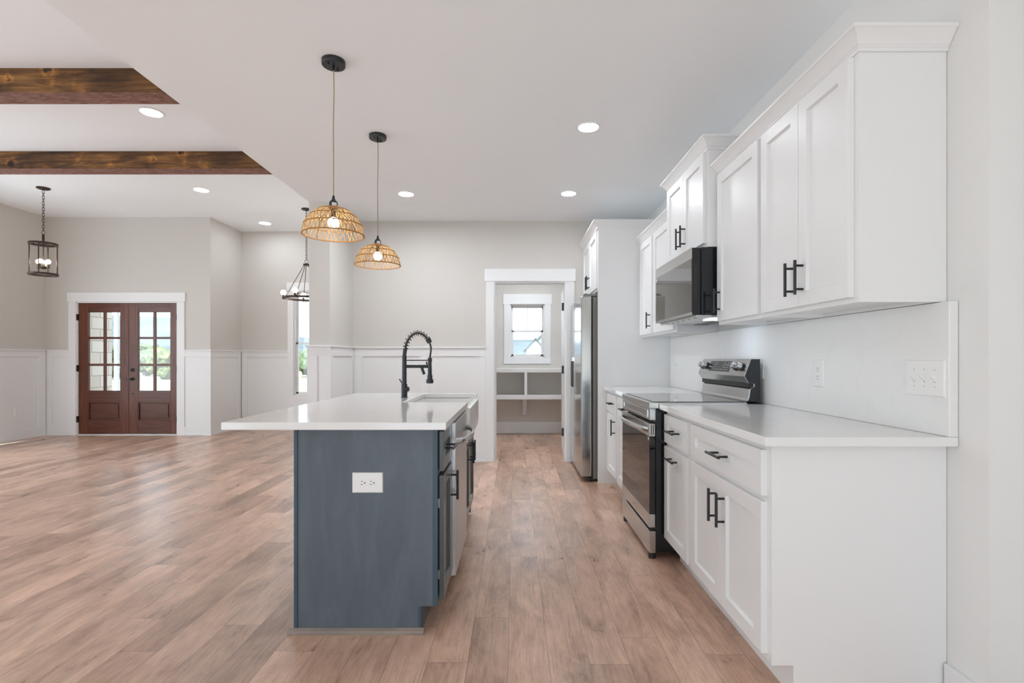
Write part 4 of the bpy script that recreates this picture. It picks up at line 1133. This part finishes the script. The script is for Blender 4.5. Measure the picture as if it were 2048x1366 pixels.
CX, CY = -3.023, 7.44
t = thing('chandelier', 'bronze ring chandelier in the dining room, partly behind the wall end', 'chandelier', (CX, CY, 2.02))
MB().lathe([(0, ZL), (.07, ZL), (.072, ZL - .010), (.06, ZL - .016), (.016, ZL - .020), (.008, ZL - .034), (0, ZL - .034)], (CX, CY), 32).build('canopy', M['bronze'], t, smooth=True)
chain(MB(), CX, CY, 2.61, ZL - .032).build('chain', M['bronze'], t)
MB().tube([(CX + .026 * math.cos(2 * PI * k / 24), CY, 2.588 + .026 * math.sin(2 * PI * k / 24)) for k in range(24)], .0026, 8, closed=True).build('hanging_loop', M['bronze'], t, smooth=True)
MB().lathe([(0, 2.565), (.012, 2.563), (.012, 2.556), (.045, 2.553), (.045, 2.528), (.012, 2.522), (0, 2.515)], (CX, CY), 28).build('hub', M['bronze'], t, smooth=True)
CR = .285
MB().lathe([(CR - .010, 2.036), (CR + .010, 2.036), (CR + .010, 2.068), (CR - .010, 2.068)], (CX, CY), 64, closed=True).build('ring', M['bronze'], t, smooth=True)
for a in (84, 12, -60, -132, 156):
    ra = math.radians(a)
    dx, dy = -math.cos(ra), -math.sin(ra)
    sx, sy = CX + (CR + .028) * dx, CY + (CR + .028) * dy
    MB().cyl((CX + .036 * dx, CY + .036 * dy, 2.53), (CX + CR * dx, CY + CR * dy, 2.066), .0045, 10).build('rod', M['bronze'], t, smooth=True)
    sk = MB().cyl((sx, sy, 2.035), (sx, sy, 2.100), .0165, 16).build('candle_socket', M['bronze'], t, smooth=True)
    MB().ball((sx, sy, 2.130), .037, 16).build('bulb', M['bulb_lantern'], sk, smooth='all')

# ------------------------------------------------------------------ pantry shelves
t = thing('pantry_shelf', 'white built in pantry shelves below the small window', 'shelf', (-.2, 7.9, 0.22))
MB().box(-1.854, XR - .002, 7.722, 8.126, .969, 1.024).build('shelf_board', M['trim'], t, 0.002)
MB().box(-1.854, XR - .002, 7.722, 8.126, .562, .622).build('shelf_board', M['trim'], t, 0.002)
MB().box(.148, .192, 7.726, 8.126, .622, .969).build('divider', M['trim'], t, 0.001)
br = MB().box(.152, .172, 7.80, 8.10, .548, .561).box(.152, .172, 8.085, 8.109, .30, .561)
br.tube([(.162, 7.81, .548), (.162, 7.87, .43), (.162, 7.98, .33), (.162, 8.09, .285)], .010, 10)
br.build('shelf_bracket', M['trim'], t, 0.001)
MB().box(.125, .20, 8.100, 8.109, .285, .561).build('bracket_plate', M['trim'], t, 0.003)

# ------------------------------------------------------------------ outside
struct('ground', box(-60, 90, 12.0, 160, -.9, -.7), M['lawn'], 'pale lawn outside', 'ground')
struct('porch_slab', box(-9.5, -4.2, 8.03, 11.0, -.25, -.05), M['concrete'], 'pale concrete porch outside the entry doors', 'porch')
tag(box(-7.7, -6.78, 8.03, 8.63, -.05, 3.3).build('stone_sidewall', M['stone'], None, 0.006), 'pale limestone porch pillar seen through the left entry door', 'sidewall')  # stone side wall of the porch, running outward beside the doors
tag(box(-8.42, -8.352, 10.76, 10.83, -.05, 3.3).build('porch_post', M['grid_bar'], None, 0.004), 'slim pale porch post just past the limestone', 'post')
mb = MB()
nx, ny = 60, 10
V = {}
for i in range(nx + 1):
    for j in range(ny + 1):
        x = -230 + 460 * i / nx; y = 150 + 90 * j / ny
        q = max(0.0, min(1.0, (-60 - x) / 90))
        h = (11.5 + 13.0 * q * q * (3 - 2 * q)) * math.sin(PI * min(1, (j + .8) / ny) * .5) * (0.85 + .25 * noise.noise(Vector((x * .012, 1.3, 0)))) + 1.4 * noise.noise(Vector((x * .11, y * .1, 4)))
        V[i, j] = mb.bm.verts.new((x, y, h - 2 if j else -2))
for i in range(nx):
    for j in range(ny): mb.bm.faces.new((V[i, j], V[i + 1, j], V[i + 1, j + 1], V[i, j + 1]))
o = mb.build('hill', M['hill'], None, smooth='all')
tag(o, 'hazy wooded hill on the horizon outside', 'hill', None, 'structure')

def tree(x, y, h, w, m, label):
    t = thing('tree', label, 'tree', (x, y, -.7), 'trees outside the windows')
    MB().tube([(x, y, -.7), (x + .1, y, h * .3), (x, y, h * .6)], .2, 8, radii=[.22, .16, .08]).build('trunk', M['bark'], t)
    rnd = random.Random(int(x * 10 + y))
    bm = bmesh.new()
    for k in range(9):
        cx, cy, cz = x + rnd.uniform(-.36, .36) * w, y + rnd.uniform(-.3, .3) * w, -.3 + (h - .2) * rnd.uniform(.18, .82)
        r = w * rnd.uniform(.22, .34)
        g = bmesh.ops.create_icosphere(bm, subdivisions=3, radius=r, matrix=Matrix.Translation((cx, cy, cz)))
        for v in g['verts']:
            d = (v.co - Vector((cx, cy, cz)))
            v.co = Vector((cx, cy, cz)) + d * (1 + .32 * noise.noise(v.co * 1.5) + .22 * noise.noise(v.co * 4.2))
    q = MB(); q.bm.free(); q.bm = bm
    q.build('crown', m, t)
tree(-31.6, 46, 2.5, 3.0, M['leaf_a'], 'green tree seen in the right pane column of the right entry door')
tree(-39.0, 54, 3.1, 3.4, M['leaf_b'], 'green tree seen in the left pane column of the right entry door')
tree(-37.2, 47, 2.8, 3.0, M['leaf_b'], 'leafy tree beside the stone pillar outside')
tree(-20.6, 52, 2.5, 3.2, M['leaf_b'], 'green tree outside the tall dining window')

t = thing('neighbour_house', 'white gabled house seen through the pantry window', 'house', (4, 64, -.7))
def gable(x0, x1, zr, ze, y0, y1):
    xm = (x0 + x1) / 2
    MB().prism([(x0, -.7), (x1, -.7), (x1, ze), (xm, zr), (x0, ze)], 'y', y0, y1).build('gable_wall', M['siding'], t)
    s = (zr - ze) / (xm - x0)
    for sg in (-1, 1):
        xa = xm + sg * ((xm - x0) + .25)
        za = ze - .25 * s
        MB().prism([(xm, zr + .02), (xa, za + .02), (xa, za + .20), (xm, zr + .20)], 'y', y0 - .25, y1).build('roof_slope', M['roof'], t)
gable(1.35, 3.55, 3.45, 2.25, 60, 68)
gable(2.6, 8.4, 6.2, 3.2, 62.5, 72)
